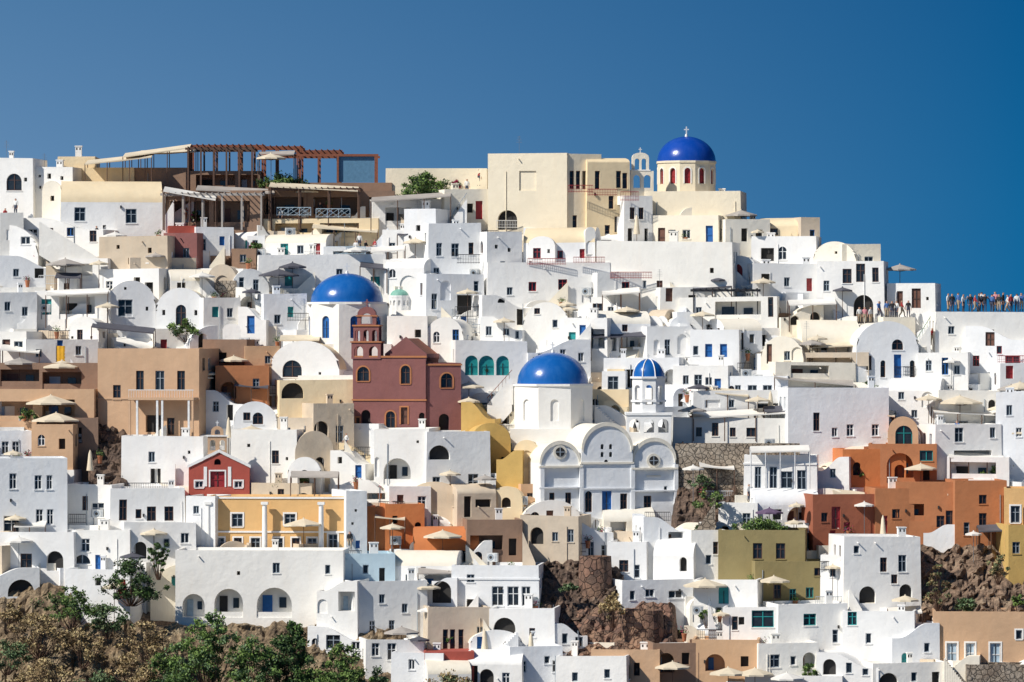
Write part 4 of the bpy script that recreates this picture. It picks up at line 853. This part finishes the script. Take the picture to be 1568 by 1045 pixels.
for a in ((1346,488,'walk','shirt_blue','pants'),(148,372,'walk','shirt_black','pants'),(24,330,'stand','shirt_white','pants'),(8,345,'stand','shirt_red','pants'),(715,300,'stand','shirt_white','pants'),(733,285,'stand','shirt_red','pants'),(905,282,'stand','shirt_pink','shorts'),(430,345,'stand','shirt_white','pants'),(505,345,'arm','shirt_blue','pants'),(545,388,'sit','shirt_white','pants'),(560,388,'sit','shirt_black','pants'),(574,386,'sit','shirt_red','pants'),(350,590,'walk','shirt_white','pants'),(490,336,'stand','shirt_black','shorts')):
    person(a[0],a[1],None,a[2],a[3],a[4],R.uniform(-1,1))
# AC, pots
for a in ((1112,585),(1160,588),(1178,590),(935,565),(1045,855),(1200,1005),(25,810),(150,795),(800,775),(620,1035),(1335,632),(70,480),(575,935),(1130,590),(850,1015),(1440,655)): ac(*a)
for a in ((1215,436),(1200,650),(935,290),(1340,605),(468,745),(1290,745),(1265,762),(230,830),(860,470),(1050,370),(480,655),(380,410),(700,920),(820,935),(1150,895),(1300,820),(425,530),(760,300),(668,312),(1145,548),(900,835),(600,560),(545,745),(1322,572),(1110,425),(1455,960),(860,750)): pot(a[0],a[1],fl=R.random()<.4)
for x,y in ((795,235),(68,262),(10,242),(1010,440),(640,330),(300,420),(1235,520),(450,470)):
    mb=MB(); mb.tube((0,0,-1),(0,0,1.8),.02,.02,'metal',4)
    for k in range(5): mb.tube((-.3+.03*k,0,1.1+.15*k),(.3-.03*k,0,1.1+.15*k),.012,.012,'metal',4)
    mb.make('tv_antenna',P(x,y,Yb(y+40)-1))
KEEP=[(460,600,410,680),(600,710,510,680),(780,1040,535,795),(275,385,640,760),(745,1140,200,370),(145,310,530,670),(310,535,755,850),(1395,1600,835,1045),(800,1040,860,1000),(1100,1285,810,920),(270,525,843,950),(1430,1600,430,500),(1300,1410,450,560),(60,260,260,345)]
def free(x,y): return y>max(ridge(x)+45,310) and not (x<600 and y>900) and not any(a<x<b and c<y<d for a,b,c,d in KEEP)
def spots(n):
    k=0
    while k<n:
        x=R.uniform(5,1560); y=R.uniform(310,1010)
        if free(x,y): k+=1; yield x,y
for x,y in spots(150):
    pot(x,y,Yb(y)-R.uniform(.5,2),fl=R.random()<.3) if R.random()<.55 else ac(x,y,Yb(y)-R.uniform(.5,2))
for x,y in spots(38): umbrella(x,y,R.uniform(26,44),R.choice(['cloth','cloth','clothg','clothw','clothd']))
for x,y in spots(26): canopy(x,x+R.uniform(35,75),y,y+R.uniform(-6,6),y+34,R.choice(['clothw','clothg','cloth','clothd']),None,R.uniform(1.5,2.5),3)
for x,y in spots(64): railing(x,x+R.uniform(20,55),y-14,y,Yb(y)-R.uniform(.3,1.8),R.choice(['iron','fw','fg','iron']))
for x,y in spots(70): lowwall(x,y,R.uniform(20,60),R.uniform(12,30),R.choice('SZVSZ'),Yb(y)-R.uniform(.3,1.6),R.choice('wwbwc'))
for x,y in spots(38):
    sg=R.choice([-1,1]); stairs(x,y,x+sg*R.uniform(20,38),y-R.uniform(22,40),Yb(y)-R.uniform(.6,1.5),R.choice('wwbck'),1.3)
for x,y in spots(14): person(x,y,Yb(y)-1.5,R.choice(['stand','walk','arm']),R.choice(['shirt_white','shirt_black','shirt_red','shirt_blue']),R.choice(['pants','shorts']),R.uniform(-2,2))
# ================================================================ VEGETATION
G=('leafd','leafm','leafl'); O_=('leafd','olive','leafg'); DR=('dryd','drym','dryl'); DK=('leafd','leafd','leafm')
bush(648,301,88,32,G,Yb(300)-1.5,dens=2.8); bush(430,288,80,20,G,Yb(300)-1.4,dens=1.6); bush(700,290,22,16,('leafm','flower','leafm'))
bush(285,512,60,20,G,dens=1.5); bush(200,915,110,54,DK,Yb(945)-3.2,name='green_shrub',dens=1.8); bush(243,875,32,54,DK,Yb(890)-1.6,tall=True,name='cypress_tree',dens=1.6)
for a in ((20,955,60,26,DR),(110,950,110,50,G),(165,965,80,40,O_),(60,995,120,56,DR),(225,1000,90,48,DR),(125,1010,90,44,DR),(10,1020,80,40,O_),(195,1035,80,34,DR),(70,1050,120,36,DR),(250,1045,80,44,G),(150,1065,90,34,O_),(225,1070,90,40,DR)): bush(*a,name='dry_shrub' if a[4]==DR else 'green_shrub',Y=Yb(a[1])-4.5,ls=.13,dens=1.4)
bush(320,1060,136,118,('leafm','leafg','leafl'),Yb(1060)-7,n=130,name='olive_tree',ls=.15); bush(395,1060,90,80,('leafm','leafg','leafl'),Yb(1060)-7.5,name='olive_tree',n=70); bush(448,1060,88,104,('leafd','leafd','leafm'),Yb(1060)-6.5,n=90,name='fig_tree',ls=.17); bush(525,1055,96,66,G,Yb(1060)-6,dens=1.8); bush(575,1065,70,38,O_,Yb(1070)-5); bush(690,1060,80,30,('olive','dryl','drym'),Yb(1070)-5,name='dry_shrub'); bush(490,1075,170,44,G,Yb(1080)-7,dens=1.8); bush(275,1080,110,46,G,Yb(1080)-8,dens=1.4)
bush(938,948,46,38,('drym','dryl','dryl'),Yb(965)-3.4,name='dry_shrub',dens=1.6); bush(1165,815,110,18,G,Yb(830)-2,dens=1.5); bush(1085,778,50,30,('leafm','olive','leafl'),Yb(800)-2.3); bush(1075,745,40,18,O_,Yb(790)-2.3)
bush(1435,925,40,70,('dryd','drym','olive'),Yb(930)-3.2,name='dry_shrub',dens=1.5); bush(1528,882,46,30,('drym','olive','dryl'),Yb(930)-2.6,name='dry_shrub'); bush(1480,938,60,20,O_,Yb(940)-3.4); bush(870,905,30,14,O_,Yb(920)-2.6); bush(1560,930,30,18,G,Yb(940)-3)
bush(1520,738,50,20,G); bush(1330,600,40,14,G); bush(1240,1035,40,18,G,Yb(1040)-2); bush(20,260,30,14,G); bush(1310,735,40,20,('leafm','flower','leafl')); bush(468,745,26,18,G); bush(1430,560,30,14,G)
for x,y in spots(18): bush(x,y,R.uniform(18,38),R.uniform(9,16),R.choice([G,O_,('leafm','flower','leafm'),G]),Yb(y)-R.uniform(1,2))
# ================================================================ LIGHT, SKY, CAMERA
SV=Vector((-.63,-.42,.65)).normalized()
sun=bpy.data.lights.new('sun','SUN'); sun.energy=5.0; sun.angle=math.radians(.5); sun.color=(1,.94,.85)
so=bpy.data.objects.new('sun',sun); so.rotation_euler=SV.to_track_quat('Z','Y').to_euler(); COL.objects.link(so)
w=bpy.data.worlds.new('World'); scene.world=w; w.use_nodes=True; nt=w.node_tree; bg=nt.nodes['Background']
sky=N(nt,'ShaderNodeTexSky'); sky.sky_type='NISHITA'; sky.sun_disc=False; sky.sun_elevation=math.asin(SV.z); sky.sun_rotation=math.atan2(SV.x,SV.y)%(2*math.pi)
sky.air_density=1.0; sky.dust_density=.3; sky.ozone_density=3.0; sky.altitude=100
tc=N(nt,'ShaderNodeTexCoord'); va=N(nt,'ShaderNodeVectorMath',operation='ADD'); va.inputs[1].default_value=(0,0,.22); nt.links.new(tc.outputs['Generated'],va.inputs[0])
vn=N(nt,'ShaderNodeVectorMath',operation='NORMALIZE'); nt.links.new(va.outputs[0],vn.inputs[0]); nt.links.new(vn.outputs[0],sky.inputs[0])
sx=N(nt,'ShaderNodeSeparateXYZ'); nt.links.new(tc.outputs['Generated'],sx.inputs[0])
mr=N(nt,'ShaderNodeMapRange'); mr.inputs[1].default_value=-.12; mr.inputs[2].default_value=.12; nt.links.new(sx.outputs[0],mr.inputs[0])
mz=N(nt,'ShaderNodeMapRange'); mz.inputs[1].default_value=.03; mz.inputs[2].default_value=.085; nt.links.new(sx.outputs[2],mz.inputs[0])
tl=mixc(nt,(.74,.90,.96,1),(.46,.74,.86,1),mz.outputs[0]); tr=mixc(nt,(.015,.40,.62,1),(.01,.34,.57,1),mz.outputs[0])
tint=mixc(nt,tl,tr,mr.outputs[0])
cc=mixc(nt,sky.outputs[0],tint,1.0,'MULTIPLY'); nt.links.new(cc,bg.inputs[0]); bg.inputs[1].default_value=.10
cam=bpy.data.cameras.new('camera'); cam.lens=F/1568*36; cam.sensor_width=36; cam.clip_end=12000; cam.clip_start=1
co=bpy.data.objects.new('camera',cam); co.location=(0,-D,ZC); co.rotation_euler=(math.pi/2,0,0); COL.objects.link(co); scene.camera=co
scene.view_settings.view_transform='Standard'; scene.view_settings.look='None'; scene.view_settings.exposure=0
